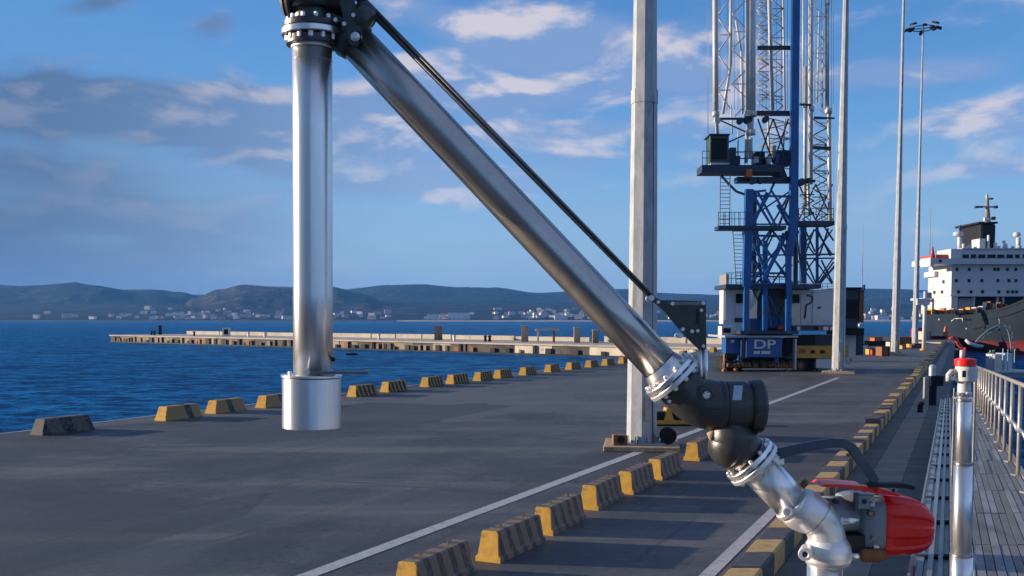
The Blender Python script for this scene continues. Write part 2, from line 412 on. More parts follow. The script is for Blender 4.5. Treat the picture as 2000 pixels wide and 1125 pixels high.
M['stripes'] = stripes('yellow_black_block_side', (.23,.165,.11), (.075,.07,.068), 3.1, .5)
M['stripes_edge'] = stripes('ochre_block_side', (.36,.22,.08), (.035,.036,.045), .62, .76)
M['stripes_darkened'] = stripes('darkened_block_side', (.085,.08,.075), (.012,.018,.035), 1.1, .5)
M['darkened_block'] = mat('darkened_block_end', (.13,.12,.11), (.09,.085,.08), .85, 0, 7, .9, .3, 60)
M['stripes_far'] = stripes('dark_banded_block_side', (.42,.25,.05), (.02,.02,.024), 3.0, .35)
def hillmat(name, c1, c2, c3):
    m = bpy.data.materials.new(name); m.use_nodes = True
    t = NT(m.node_tree); b = m.node_tree.nodes['Principled BSDF']
    co = t.node('ShaderNodeTexCoord').outputs['Object']
    n = t.noise(t.mapv(co, (1,1,2)), .0035, 9, .68); n2 = t.noise(co, .009, 8, .75, .3); n3 = t.noise(t.mapv(co, (1,.5,3)), .02, 6, .7)
    col = t.mix(t.ss(n, .4, .62), c1, c2)
    col = t.mix(t.m('MULTIPLY', t.m('MULTIPLY', t.ss(n2, .50, .60), t.ss(n3, .42, .55)), .9), col, c3)
    t.put(b.inputs['Base Color'], col); b.inputs['Roughness'].default_value = .95; b.inputs['Specular IOR Level'].default_value = .1
    bn = t.node('ShaderNodeBump'); bn.inputs['Strength'].default_value = 1; bn.inputs['Distance'].default_value = 25
    t.put(bn.inputs['Height'], n2); t.l.new(bn.outputs[0], b.inputs['Normal'])
    return m
M['hill'] = hillmat('wooded_hill', (.006,.018,.018), (.012,.026,.024), (.10,.08,.065))
M['hill_dry'] = hillmat('dry_scrub_hill', (.022,.028,.020), (.05,.044,.032), (.22,.155,.11))

# ------------------------------------------------------------------ setting: water, quay, pavement
WZ = -2.5
mb = MB(); mb.add([(-9000,-900,WZ),(9000,-900,WZ),(9000,9500,WZ),(-9000,9500,WZ)], [(0,1,2,3)])
struct('harbour_water', mb, M['water'])

def line_pt(u, v, z=0):
    p = P(u, v, z); return p
LE = P(42, 846)                        # left quay edge, a hand's breadth outside its blocks
def left_edge(y): return LE.x - .35 + .4485*(y-LE.y)
def right_edge(y): return 5.63 + .434*(y-13.57)
mb = MB(); Y0, Y1 = -60, 215
def quad_prism(mb, xs0, xs1, y0, y1, z0, z1):
    vs = [(xs0(y0),y0,z0),(xs1(y0),y0,z0),(xs1(y1),y1,z0),(xs0(y1),y1,z0),(xs0(y0),y0,z1),(xs1(y0),y0,z1),(xs1(y1),y1,z1),(xs0(y1),y1,z1)]
    mb.add(vs, [(3,2,1,0),(4,5,6,7),(0,1,5,4),(1,2,6,5),(2,3,7,6),(3,0,4,7)])
quad_prism(mb, left_edge, right_edge, Y0, Y1, WZ-.4, 0)
struct('quay_apron', mb, M['asphalt'])
# coping kerb along the seaward edge
mb = MB(); quad_prism(mb, lambda y: left_edge(y)-.12, lambda y: left_edge(y)+.001, Y0, Y1, -.5, .012)
struct('quay_coping', mb, M['conc'])

def strip(name, a, b, w, z=.006, m='white_line'):
    a = Vector((a.x, a.y, z)); b = Vector((b.x, b.y, z)); d = (b-a).normalized(); q = Vector((d.y, -d.x, 0))*w/2
    mb = MB(); mb.add([a-q, a+q, b+q, b-q], [(0,1,2,3)]); return struct(name, mb, M[m])
a = P(600,1125); b = P(1637,738)
d = (b-a).normalized()
strip('lane_marking', a-d*14, b, .26)
a = P(1385,1121); b = P(1507,1002); d = (b-a).normalized()
strip('curb_side_marking', a-d*14, b+d*.6, .2)
strip('quay_edge_marking', P(150,858), P(560,805), .12, m='faint_line')
strip('bay_marking', P(690,941), P(850,944), .10, m='faint_line')

# raised side pavement between the striped curb and the right edge, laid in big slabs with open joints
def curb_c(y): return CB.x + .4405*(y-CB.y)
CB = P(1545,1081)                       # foot of the striped curb's right-hand side
pv = thing('side_pavement', None, None, (0,0,0)); pv['kind'] = 'structure'
del_keys = None
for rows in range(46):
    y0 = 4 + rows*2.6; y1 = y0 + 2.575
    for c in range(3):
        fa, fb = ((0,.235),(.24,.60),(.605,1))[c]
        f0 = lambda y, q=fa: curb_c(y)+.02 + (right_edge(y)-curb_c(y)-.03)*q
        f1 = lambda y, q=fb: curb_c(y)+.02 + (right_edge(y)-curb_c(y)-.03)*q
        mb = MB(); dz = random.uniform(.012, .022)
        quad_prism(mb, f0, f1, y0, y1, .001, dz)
        mb.build('paving_slab', M['slab_sunlit' if c == 1 else 'slab'], pv)  # paler middle column paints in a sunlit strip

# striped curb
cb = thing('striped_curb', 'long kerb of alternating faded yellow and black blocks beside the side pavement', 'kerb', (0,0,0))
y = 8.6; i = 0; far = MB(); far.cur = 0
while y < 150:
    L = .80; x = curb_c(y)
    hh = .32 if y < 30 else .32 + random.choice((0, .05, .1, .16))
    w = .42 + random.uniform(-.01, .01)
    mb = MB() if y < 70 else far
    y1 = y + L - .012
    def g0(q): return curb_c(q) - w + random.uniform(-.006,.006)
    def g1(q): return curb_c(q)
    xs = [g0(y), g1(y), g1(y1), g0(y1)]; ys = [y, y, y1, y1]; c = .03
    hj = hh + random.uniform(-.008, .008)
    vs = [(xs[k], ys[k], .001) for k in range(4)] + [(xs[k], ys[k], hj-c) for k in range(4)] + \
         [(xs[0]+c, y+.008, hj), (xs[1]-c, y+.008, hj), (xs[2]-c, y1-.008, hj), (xs[3]+c, y1-.008, hj)]
    mb.cur = (i % 2) if mb is far else 0
    mb.add(vs, [(0,1,5,4),(1,2,6,5),(2,3,7,6),(3,0,4,7),(4,5,9,8),(5,6,10,9),(6,7,11,10),(7,4,8,11),(8,9,10,11)])
    if mb is not far:
        mb.build('curb_block', M['curb_yellow'] if i % 2 == 0 or y > 34 and random.random() < .5 else M['curb_black'], cb)
    y += L; i += 1
o = far.build('far_curb_blocks', [M['curb_yellow'], M['curb_black']], cb); o['kind'] = 'stuff'

# ------------------------------------------------------------------ concrete stop blocks
def make_block(L, w, wt_, h, name, side='stripes', slant=.07):
    root = bpy.data.objects.new(name, None); COL.objects.link(root)
    foot = .07; c = .02
    prof = [(-w/2, 0), (-w/2, foot), (-w/2+.035, foot+.03), (-wt_/2-.005, h-c), (-wt_/2+c, h), (wt_/2-c, h), (wt_/2+.005, h-c), (w/2-.035, foot+.03), (w/2, foot), (w/2, 0)]
    n = len(prof)
    mb = MB()
    segs = [(0.0, .975), (.025, 1.0), (L-.025, 1.0), (L, .975)]
    vs = [(x*s, yy + (1 if yy < L/2 else -1)*z/h*slant, z*(1 if s == 1 else .985)) for yy, s in segs for x, z in prof]
    for k in range(3):
        for j in range(n-1):
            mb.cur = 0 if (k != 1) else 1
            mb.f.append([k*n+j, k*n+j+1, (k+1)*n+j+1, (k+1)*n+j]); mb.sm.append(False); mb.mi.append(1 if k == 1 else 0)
    mb.v = [Vector(p) for p in vs]
    mb.f.append(list(range(n))); mb.sm.append(False); mb.mi.append(0)
    mb.f.append(list(range(3*n, 4*n))[::-1]); mb.sm.append(False); mb.mi.append(0)
    mb.build('concrete_body', [M['yellow'], M[side]], root)
    for yy in (L*.25, L*.75):                       # lifting eyes on the top
        k = MB(); k.sweep([Vector((0, yy-.04, h-.01)), Vector((0, yy-.035, h+.035)), Vector((0, yy+.035, h+.035)), Vector((0, yy+.04, h-.01))], .008, 6)
        k.build('lifting_loop', M['rust'], root)
    return root
near = make_block(1.58, .40, .25, .43, 'stop_block')
right_pts = [((790,1168), 'cracked dull yellow stop block at the bottom edge of the picture, cut off by it', 0),
  ((952,1098), 'yellow-ended stop block with dark band by its corner, second from the bottom', -.03),
  ((1057,1045), 'yellow-ended stop block with a projecting foot, third from the bottom beside the white line', .01),
  ((1148,996), 'yellow stop block in the middle of the row right of the white line', .02),
  ((1218,965), 'smaller looking yellow stop block, just behind the middle one of the right row', .0),
  ((1276,937), 'yellow stop block standing in front of the first light mast plinth', -.02),
  ((1350,900), 'yellow stop block right of the mast plinth, half behind the black ball joint', .03),
  ((1432,862), 'yellow stop block beyond the black ball joint, hidden mostly by the loading arm', 0)]
for i, ((u, v), lab, r) in enumerate(right_pts):
    o = near if i == 0 else dup(near)
    p = P(u, v); o.location = p; o.rotation_euler = (0,0,QYAW+r)
    tag(o, lab, 'concrete block', 'stop blocks beside the white lane line')
nr = near.location
big = make_block(1.78, .52, .36, .47, 'quay_edge_block', 'stripes_edge', .16)
big3 = make_block(1.95, .54, .38, .47, 'quay_edge_block', 'stripes_darkened', .17)  # leftmost block: darkening towards the left put into its colours
for q_ in kids(big3): q_.data.materials[0] = M['darkened_block'] if q_.name.startswith('concrete') else M['rust']
big2 = make_block(1.78, .52, .36, .48, 'quay_edge_block', 'stripes_far', .12)
left_pts = [(70,850,'dark blue-banded edge block at the far left, nearest the camera'),
  (312,822,'ochre edge block with one dark band, second from the left'),
  (410,808,'ochre edge block with a dark end, between the two left of the hanging steel pipe'),
  (508,797,'edge block whose end hides behind the hanging steel pipe sleeve'),
  (686,775,'yellow and black edge block just right of the hanging steel sleeve'),
  (750,766,'edge block under the flat handle bar, second right of the steel sleeve'),
  (828,756,'third edge block right of the steel sleeve'),
  (878,750,'fourth edge block right of the steel sleeve, close behind the third'),
  (931,744,'fifth edge block right of the steel sleeve'),
  (970,739,'sixth edge block right of the steel sleeve, nearly touching the fifth'),
  (1020,733,'seventh edge block right of the steel sleeve'),
  (1069,727,'eighth edge block right of the steel sleeve'),
  (1110,722,'ninth edge block right of the steel sleeve'),
  (1148,717.5,'tenth edge block right of the steel sleeve'),
  (1180,714,'eleventh edge block, left of the slanting loading arm pipe'),
  (1212,710,'edge block seen just under the slanting pipe, left of the thick mast'),
  (1290,700.5,'edge block right of the thick mast, under the arm bracket'),
  (1330,695.5,'edge block beneath the pivot post of the arm bracket'),
  (1390,688,'edge block left of the blue crane base')
  ]
for i, (u, v, lab) in enumerate(left_pts):
    o = big3 if i == 0 else big if i == 1 else big2 if i == 4 else dup(big2 if 4 < i < 19 else big)
    o.location = P(u, v); o.rotation_euler = (0,0,QYAW+random.uniform(-.03,.03))
    tag(o, lab, 'concrete block', 'yellow and black blocks along the seaward quay edge')

# ------------------------------------------------------------------ lighting masts
def make_mast():
    root = bpy.data.objects.new('lighting_mast', None); COL.objects.link(root)
    k = MB(); k.box((-.98,-.98,.001),(.98,.98,.13)); k.build('plinth', M['plinth'], root, bevel=.02)
    k = MB(); k.box((-.62,-.62,.131),(.62,.62,.165)); k.build('base_plate', M['galv'], root)
    k = MB(); k.sweep([(0,0,.165),(0,0,9.15)], [.40,.335], 8, True, False); k.build('lower_shaft', M['galv'], root)
    k = MB(); k.box((-.085,-.395,.75),(.085,-.355,1.35)); dr = k.build('access_door', M['galv_rail'], root, bevel=.01); dr.rotation_euler = (0,0,math.pi/8)
    k = MB(); k.box((-.05,-.405,2.0),(.05,-.345,2.12)); dr = k.build('tag_plate', M['label'], root); dr.rotation_euler = (0,0,math.pi/8)
    k = MB(); k.sweep([(.30,-.30,.17),(.27,-.27,2.0),(.25,-.25,5.5),(.235,-.235,9.0)], .014, 6); k.build('conduit', M['c_dark'], root)
    k = MB(); k.sweep([(0,0,9.0),(0,0,9.35)], [.352,.35], 8, True, False); k.build('slip_joint', M['galv'], root)
    k = MB(); k.sweep([(0,0,9.35),(0,0,16),(0,0,24),(0,0,34),(0,0,41.4)], [.325,.25,.165,.115,.09], 8, True, False); k.build('upper_shaft', M['galv'], root)
    for j in range(8):
        a = j*math.pi/4 + .39
        k = MB(); c, s = math.cos(a), math.sin(a); q = Vector((-s,c,0))*.012; e = Vector((c,s,0))
        k.prism([e*.385+Vector((0,0,.166))-q, e*.50+Vector((0,0,.166))-q, e*.385+Vector((0,0,.36))-q], q*2); k.build('gusset', M['galv'], root)
        k = MB(); k.cyl(e*.52+Vector((q.x*9,q.y*9,.15)), e*.52+Vector((q.x*9,q.y*9,.26)), .03, n=6, smooth=False); k.build('anchor_bolt', M['rust'], root)
    k = MB()
    for j in range(16):
        a0, a1 = j*math.pi/8, (j+1)*math.pi/8
        k.beam((1.5*math.cos(a0),1.5*math.sin(a0),41.3),(1.5*math.cos(a1),1.5*math.sin(a1),41.3),.10,.10)
    for j in range(4):
        a = j*math.pi/2; k.beam((0,0,41.3),(1.5*math.cos(a),1.5*math.sin(a),41.3),.1,.1)
    k.build('head_frame', M['black'], root)
    for j in range(8):
        a = j*math.pi/4+.1; c = Vector((1.9*math.cos(a),1.9*math.sin(a),41.25 + .35*(j % 2)))
        k = MB(); Mx = Matrix.Translation(c) @ Matrix.Rotation(a, 4, 'Z') @ Matrix.Rotation(.35, 4, 'Y')
        k.box((-.42,-.30,-.13),(.42,.30,.13), .8, Mx); k.build('floodlight', M['black'], root)
    return root
mast = make_mast()
for i, (u, v, lab) in enumerate([(1253,874,'thickest faceted grey light mast in the foreground on its square yellowed plinth'),
      (1637,729,'tall light mast standing in front of the crane house on a low tan plinth'),
      (1748,693,'slim light mast between the crane and the small-headed floodlight mast'),
      (1787,674,'farthest light mast, with its ring of floodlights in view')]):
    o = mast if i == 0 else dup(mast)
    o.location = P(u, v); o.rotation_euler = (0,0,-math.atan2(o.location.x, o.location.y))
    tag(o, lab, 'light mast', 'lighting masts along the quay')
m1 = mast.location

# things around the foot of the first mast
t = thing('rusty_gearbox', 'small rusty box left of the thick mast foot', 'box', (m1.x-.62, m1.y-.45, .131))
k = MB(); k.box((m1.x-.82,m1.y-.62,.132),(m1.x-.45,m1.y-.30,.40)); k.build('housing', M['rust'], t, bevel=.02)
k = MB(); k.cyl((m1.x-.62,m1.y-.66,.28),(m1.x-.62,m1.y-.62,.28),.1); k.build('cover_disc', M['black'], t)
t = thing('cable_drum', 'black coiled drum right of the thick mast foot', 'drum', (m1.x+.66, m1.y-.3, .131))
k = MB()
for r, y0, y1 in ((.21,-.42,-.38),(.13,-.38,-.16),(.21,-.16,-.12)): k.cyl((m1.x+.66,m1.y+y0,.35),(m1.x+.66,m1.y+y1,.35), r, n=24)
k.build('spool', M['black'], t)
for j in range(4):
    k = MB(); k.sweep([(m1.x+.66+.16*math.cos(a), m1.y-.36+j*.055, .35+.16*math.sin(a)) for a in [q*math.pi/8 for q in range(17)]], .022, 6); k.build('cable_turn', M['rubber'], t)
# yellow skid behind the mast
p = P(1304,832)
t = thing('yellow_skid', 'yellow steel skid with two dark openings behind the thick mast', 'equipment skid', p)
k = MB(); k.box((p.x-.75,p.y,.05),(p.x+.95,p.y+.8,.17)); k.build('base_rail', M['amber'], t, bevel=.01)
for xx in (-.72,-.1,.55):
    k = MB(); k.prism([(p.x+xx,p.y+.1,.17),(p.x+xx+.32,p.y+.1,.17),(p.x+xx+.2,p.y+.1,.55),(p.x+xx+.08,p.y+.1,.55)], (0,.6,0)); k.build('upright', M['amber'], t)
k = MB(); k.box((p.x-.45,p.y+.15,.171),(p.x+.75,p.y+.65,.42)); k.build('motor_block', M['black'], t, bevel=.02)
k = MB(); k.box((p.x-.7,p.y+.02,0.001),(p.x+.9,p.y+.78,.049)); k.build('runner', M['black'], t)

# ------------------------------------------------------------------ service post on the pavement (its lit left side painted in as beige, black cabinet)
p = P(1819,792)
t = thing('service_post', 'beige-sided post with black cabinet and pale lamp head on the side pavement', 'service post', p)
def lb(name, x0,y0,z0,x1,y1,z1,m,**kw):
    k = MB(); k.box((p.x+x0,p.y+y0,p.z+z0),(p.x+x1,p.y+y1,p.z+z1)); return k.build(name, M[m], t, **kw)
lb('lit_side', -.30,-.05,.02,-.12,.12,1.12,'galv_rail')
lb('cabinet', -.115,-.08,.02,.17,.35,1.15,'black', bevel=.02)
lb('hood', -.10,-.12,.78,.42,.42,1.18,'black', bevel=.02)
k = MB(); k.lathe((p.x+.02,p.y+.05,1.18),(0,0,1),[(0,.001),(0,.13),(.34,.13),(.42,.09),(.46,.001)],16); k.build('lamp_head', M['label'], t)
p = P(1797,806)
t = thing('iron_bollard', 'short dark iron bollard on the pavement just before the service post', 'bollard', p)
k = MB(); k.lathe(p,(0,0,1),[(0.02,.13),(.03,.10),(.28,.09),(.30,.13),(.36,.13),(.40,.06),(.41,.001)],16); k.build('bollard_body', M['black'], t)

# ------------------------------------------------------------------ harbour crane
YC = P(1485,727).y + .6
def C(u, v, dy=0.0): return D(u, v, YC+dy)
SC = YC/2000.0                                   # metres per photo pixel at the crane
crane = thing('harbour_crane', 'tall blue and white lattice harbour crane with green cabin and grey machinery house', 'crane', (C(1500,727).x, YC+3, 0))
def cbeam(name, pts, w, m, h=None, dy=0, dy2=None, tube=False, n=10):
    k = MB()
    for (u1,v1,u2,v2) in pts:
        a = C(u1,v1,dy); b = C(u2,v2,dy if dy2 is None else dy2)
        if tube: k.cyl(a, b, w*SC/2, n=n)
        else: k.beam(a, b, w*SC, (h or w)*SC, up=(0,1,0))
    return k.build(name, M[m], crane)
def cbox(name, u0, v0, u1, v1, dy0, dy1, m, bevel=0, parent=None):
    a = C(u0, v1, dy0); b = C(u1, v0, dy0)
    k = MB(); k.box((a.x, a.y, a.z), (b.x, YC+dy1, b.z)); return k.build(name, M[m], parent or crane, bevel=bevel)
# base: blue carriage box with white letters, black running gear, yellow cross beam
body = cbox('carriage_box', 1417, 659, 1455, 690, .5, 1.8, 'c_blue', .03)
cbox('carriage_panel', 1457, 660, 1528, 698, .2, 5, 'c_blue', .03)
cbox('carriage_side', 1529, 662, 1556, 697, .6, 5, 'c_dark', .03)
cbox('carriage_recess', 1533, 664, 1548, 690, .45, .59, 'black'); cbox('carriage_recess', 1419, 690.5, 1441, 700, .5, .9, 'black'); cbox('carriage_top_plate', 1416, 655.5, 1559, 659.3, .0, 5.8, 'galv')
cbox('leg_post', 1443, 689, 1451, 714, .7, 1.4, 'c_blue'); cbox('leg_post', 1513, 698, 1521, 712, .7, 1.2, 'c_blue')
cbox('hydraulic_box', 1448, 661, 1454.5, 697, -.1, .19, 'c_dark')
cbox('corner_post', 1414.5, 690, 1417, 726, .6, 1, 'rust'); cbox('corner_post', 1552, 662, 1556.5, 722, -.1, .4, 'galv')
cbox('underframe', 1418, 700, 1600, 722, 1.4, 5, 'black')
k = MB(); a = C(1540, 683, .55); 
k.prism([C(1520,662,.55),C(1534,662,.55),C(1545,684,.55),C(1536,697,.55),C(1524,697,.55),C(1530,684,.55)], (0,.04,0)); k.build('cable_loop', M['black'], crane)
for j in range(10):
    uu = 1422+j*17.5
    if uu > 1545 and j % 2: continue
    q = C(uu, 719, .9); k = MB(); k.cyl((q.x, q.y-.15, .36), (q.x, q.y+.5, .36), .35, n=18); o = k.build('wheel', M['rubber'], crane)
    k = MB(); k.cyl((q.x, q.y-.17, .36), (q.x, q.y-.151, .36), .17, n=12); k.build('hub', M['rust'], o)
for (u0,u1) in ((1421,1468),(1502,1541)):
    for j in range(7):
        a = u0+(u1-u0)*j/7
        cbox('rusty_bracket', a, 710+random.uniform(-2,2), a+(u1-u0)/7*.7, 716+random.uniform(-1,4), .3, .7, 'rust')
    cbox('bogie_rail', u0, 713.5, u1, 716, .45, .68, 'rust')
cbox('rail_sill', 1450, 719.5, 1548, 722.5, .2, .4, 'galv_rail')
cbox('corner_foot', 1413, 721, 1420, 727, 0, .6, 'rust'); cbox('corner_foot', 1436, 720, 1441, 727, 0, .5, 'rust'); cbox('corner_foot', 1535, 721, 1541, 727, 0, .5, 'rust')
cbox('yellow_cross_beam', 1556, 676, 1650, 699.5, .8, 1.8, 'c_yellow', .02)
for u0 in (1584, 1603): cbox('lifting_slot', u0, 684, u0+8, 690, .72, .79, 'black')
cbox('name_plate', 1561, 681, 1573, 689, .74, .79, 'rust')
cbox('counter_box', 1594, 701, 1646, 719, .9, 2.5, 'c_grey'); cbox('counter_box', 1647, 699, 1661, 711, 2.5, 4, 'c_grey')
cbox('black_tank', 1560, 656, 1592, 675, 1.2, 5, 'black'); cbox('blue_tank', 1592, 655, 1640, 675, 1.6, 5, 'c_dark')
cbox('grey_leg', 1646, 652, 1672, 699, 3, 4.5, 'c_grey'); cbox('dark_leg', 1672, 645, 1687, 694, 3, 5.5, 'c_dark')
cbox('amber_frame', 1648, 674, 1658, 698, 2.2, 2.6, 'amber')
def text(body_, u, v, hpx, m, name, dy, sx=1.0):
    cu = bpy.data.curves.new(name, 'FONT'); cu.body = body_; cu.size = hpx*SC/.70; cu.extrude = .012; cu.align_x = 'CENTER'
    cu.materials.append(m); o = bpy.data.objects.new(name, cu); COL.objects.link(o)
    cu.offset = .012
    me = bpy.data.meshes.new_from_object(o); bpy.data.objects.remove(o); o = bpy.data.objects.new(name, me); COL.objects.link(o)
    q = C(u, v, dy); o.parent = crane; o.location = q - crane.location; o.rotation_euler = (math.pi/2, 0, 0); o.scale = (sx,1,1)
    return o
text('DP', 1493, 680.5, 17, M['white'], 'letters', .17, 1.45)
for (u0,u1) in ((1472,1484),(1487,1505)): cbox('small_plate', u0, 685.5, u1, 691.5, .16, .19, 'white')
cbox('round_plate', 1427, 664, 1434, 669, .45, .49, 'label')
# slewing deck and house
cbox('slewing_deck', 1446, 646, 1560, 652.5, -.2, 7, 'c_dark'); cbox('slewing_ring', 1462, 652.5, 1548, 655.4, .5, 5.5, 'black')
cbox('deck_beam', 1548, 637, 1650, 646, 1.0, 7, 'c_dark')
cabn = cbox('operator_house', 1412, 566, 1458, 633, 1.2, 2.5, 'white', .03)
cbox('house_base', 1409, 637, 1456, 661, 1.2, 2.4, 'white', .03)
for (u0,v0,u1,v1,m_) in ((1416,568,1430,625,'c_grey'),(1437.5,574,1452,592,'glass'),(1436,594,1452,618,'c_grey'),(1435,621,1455,629,'c_dark'),(1413,641,1427,650,'glass'),(1432,640,1448,651,'c_grey')):
    cbox('window' if m_ == 'glass' else 'house_panel', u0, v0, u1, v1, 1.14, 1.19, m_, parent=cabn)
mh = cbox('machinery_house', 1546, 566, 1646, 636, 1.6, 7.5, 'c_grey', .03)
cbox('window', 1548, 575, 1562, 592, 1.54, 1.59, 'glass', parent=mh); cbox('door', 1545.5, 595, 1561, 622, 1.54, 1.59, 'white', parent=mh)
for uu in (1564, 1586.5): cbox('panel_joint', uu, 570, uu+.8, 632, 1.56, 1.59, 'c_dark', parent=mh)
cbox('vent_plate', 1598, 599, 1603, 603, 1.54, 1.59, 'c_dark', parent=mh)
k = MB(); k.sweep([C(1572,622,1.5),C(1575,596,1.5),C(1586,590,1.5),C(1588,584,1.5),C(1584,578,1.5),C(1576,577,1.5)], .05, 6); k.build('exhaust_hose', M['c_dark'], mh)
dh = cbox('engine_room', 1648, 565, 1677, 641, 1.9, 7.5, 'c_dark', .02); cbox('louvre_panel', 1650, 585, 1676, 622, 1.82, 1.89, 'black', parent=dh)
cbox('engine_room_side', 1677.5, 566, 1688, 630, 2, 7.5, 'rust'); cbox('engine_room_roof', 1646.5, 561, 1690, 565, 1.7, 7.6, 'black')
cbox('roof_lamp', 1686, 556, 1690, 567, 1.5, 1.69, 'c_blue'); cbox('undercarriage_box', 1650, 641, 1688, 655, 2, 6, 'black')
for (u0,u1) in ((1557,1563),(1599,1606),(1608,1618),(1622,1632)): cbox('deck_locker', u0, 638, u1, 645, .4, .9, 'c_grey' if u0 != 1599 else 'rust')
# inner dark structure between the columns, stair
cbox('inner_casing', 1478, 566, 1536, 645, 2.6, 6.5, 'c_dark')
cbox('winch_drum_box', 1466, 622, 1488, 645, 1.4, 2.4, 'c_blue'); cbox('winch_drum_box', 1500, 618, 1532, 640, 1.2, 2.4, 'c_blue'); cbox('orange_motor', 1521, 636, 1530, 643, .6, 1.1, 'orange')
k = MB()
for dy in (.9, 1.6): k.beam(C(1466,603,dy), C(1489,556,dy), .07, .16)
k.build('stair_stringer', M['c_white'], crane)
for j in range(12):
    f = j/11; k = MB(); a = C(1466+23*f, 603-47*f, .9); k.box((a.x-.12,a.y,a.z),(a.x+.12,a.y+.72,a.z+.04)); k.build('stair_tread', M['galv_rail'], crane)
# columns
k = MB(); k.beam(C(1463,370,0), C(1458,560,0), 15*SC, 14*SC, up=(0,1,0)); k.beam(C(1458,560,0), C(1456.5,652,0), 10*SC, 12*SC, up=(0,1,0)); k.build('front_column', M['c_blue'], crane)
k = MB(); k.beam(C(1554,-40,0), C(1549,440,0), 14*SC, 14*SC, up=(0,1,0)); k.beam(C(1549,438,0), C(1540,500,0), 15*SC, 13.5*SC, up=(0,1,0)); k.beam(C(1540,500,0), C(1539,652,0), 10*SC, 12*SC, up=(0,1,0)); k.build('main_mast_column', M['c_blue'], crane)
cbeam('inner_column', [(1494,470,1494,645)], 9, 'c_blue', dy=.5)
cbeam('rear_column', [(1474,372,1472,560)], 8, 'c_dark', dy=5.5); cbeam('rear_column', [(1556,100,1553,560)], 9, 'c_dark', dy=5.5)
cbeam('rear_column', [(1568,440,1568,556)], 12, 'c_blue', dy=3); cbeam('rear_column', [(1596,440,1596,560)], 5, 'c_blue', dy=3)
braces = [(1470,375,1496,372,4,0),(1462,382,1545,384,4,.2),(1470,440,1498,376,6,.3),(1486,412,1545,372,3,2),(1480,375,1520,450,4,.3),(1498,470,1512,440,4,1),
 (1538,452,1492,545,7,.2),(1470,470,1500,540,5,.4),(1497,540,1530,455,4,1.4),(1470,540,1512,455,3,2.5),(1524,480,1546,520,4,1),(1540,440,1518,400,5,.8),
 (1545,372,1520,445,4,2.2),(1470,460,1545,462,4,.6),(1460,532,1545,534,3,.5),(1460,540,1545,541,3,2),(1478,448,1488,560,5,3.2),(1505,372,1516,350,4,.8),(1472,560,1494,535,4,1),(1506,640,1494,556,3,.9),(1494,560,1530,640,3,1.1)]
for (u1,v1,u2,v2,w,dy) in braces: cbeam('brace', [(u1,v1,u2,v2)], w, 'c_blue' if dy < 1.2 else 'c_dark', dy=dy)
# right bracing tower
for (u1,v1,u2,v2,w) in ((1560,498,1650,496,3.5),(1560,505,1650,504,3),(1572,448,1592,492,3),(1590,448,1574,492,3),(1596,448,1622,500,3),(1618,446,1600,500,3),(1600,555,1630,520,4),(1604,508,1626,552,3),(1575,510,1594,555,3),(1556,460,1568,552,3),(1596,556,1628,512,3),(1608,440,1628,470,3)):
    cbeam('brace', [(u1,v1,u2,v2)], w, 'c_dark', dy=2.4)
rq = random.Random(5)
for lv in ((372,440),(448,500),(500,556)):
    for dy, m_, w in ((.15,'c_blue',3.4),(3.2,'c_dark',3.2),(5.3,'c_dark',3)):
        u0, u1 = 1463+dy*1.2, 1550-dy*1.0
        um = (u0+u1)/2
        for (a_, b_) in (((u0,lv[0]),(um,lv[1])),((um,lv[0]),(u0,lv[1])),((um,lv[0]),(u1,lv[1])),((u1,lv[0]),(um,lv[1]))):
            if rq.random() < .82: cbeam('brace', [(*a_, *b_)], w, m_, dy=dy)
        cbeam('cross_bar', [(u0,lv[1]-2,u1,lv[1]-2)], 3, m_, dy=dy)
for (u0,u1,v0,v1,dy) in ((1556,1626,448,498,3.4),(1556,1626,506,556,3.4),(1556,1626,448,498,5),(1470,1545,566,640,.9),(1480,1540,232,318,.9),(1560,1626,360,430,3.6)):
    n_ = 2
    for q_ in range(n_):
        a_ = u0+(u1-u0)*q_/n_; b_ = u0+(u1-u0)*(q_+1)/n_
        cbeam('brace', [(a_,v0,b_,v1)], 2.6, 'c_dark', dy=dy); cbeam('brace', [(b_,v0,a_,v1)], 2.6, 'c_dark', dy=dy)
# platforms
plats = [(1371,322,1528,336,-.4,1.5),(1403,440.5,1536,448,-.4,.9),(1418,555,1604,563.5,.2,4),(1557,431,1630,440,.1,1.6),(1440,345,1556,355,.2,1.2),(1480,89,1550,96,.5,.75),(1478,216,1552,224,.5,.9)]
for (u0,v0,u1,v1,a,b) in plats: cbox('platform', u0, v0, u1, v1, a, b, 'c_dark')
k = MB(); k.prism([C(1505,336.5,.3),C(1530,324,.3),C(1538,345,.3),C(1528,345,.3)], (0,1,0)); k.build('platform_bracket', M['c_dark'], crane)
def guard(u0, u1, v, h, n, dy, m='c_dark', w=1.1):
    k = MB()
    for f in (1.0, .5): k.beam(C(u0, v-h*f, dy), C(u1, v-h*f, dy), w*SC)
    k.build('guard_rail', M[m], crane)
    for j in range(n+1):
        uu = u0+(u1-u0)*j/n; k = MB(); k.beam(C(uu, v, dy), C(uu, v-h, dy), w*SC); k.build('rail_post', M[m], crane)
guard(1372,1386,322,27,1,-.5); guard(1425,1545,322,26,8,-.5); guard(1403,1456,440.5,26,5,-.4); guard(1419,1456,555,22,4,.3); guard(1500,1545,555,20,4,.3); guard(1560,1628,431,24,6,.1); guard(1566,1646,566,12,8,1.7,'c_grey'); guard(1372,1400,322,27,1,4); guard(1403,1456,440.5,26,4,2.9); guard(1425,1545,322,24,7,4)
cbox('rail_panel', 1418.5, 535, 1424, 555, .3, 2.5, 'galv_rail')
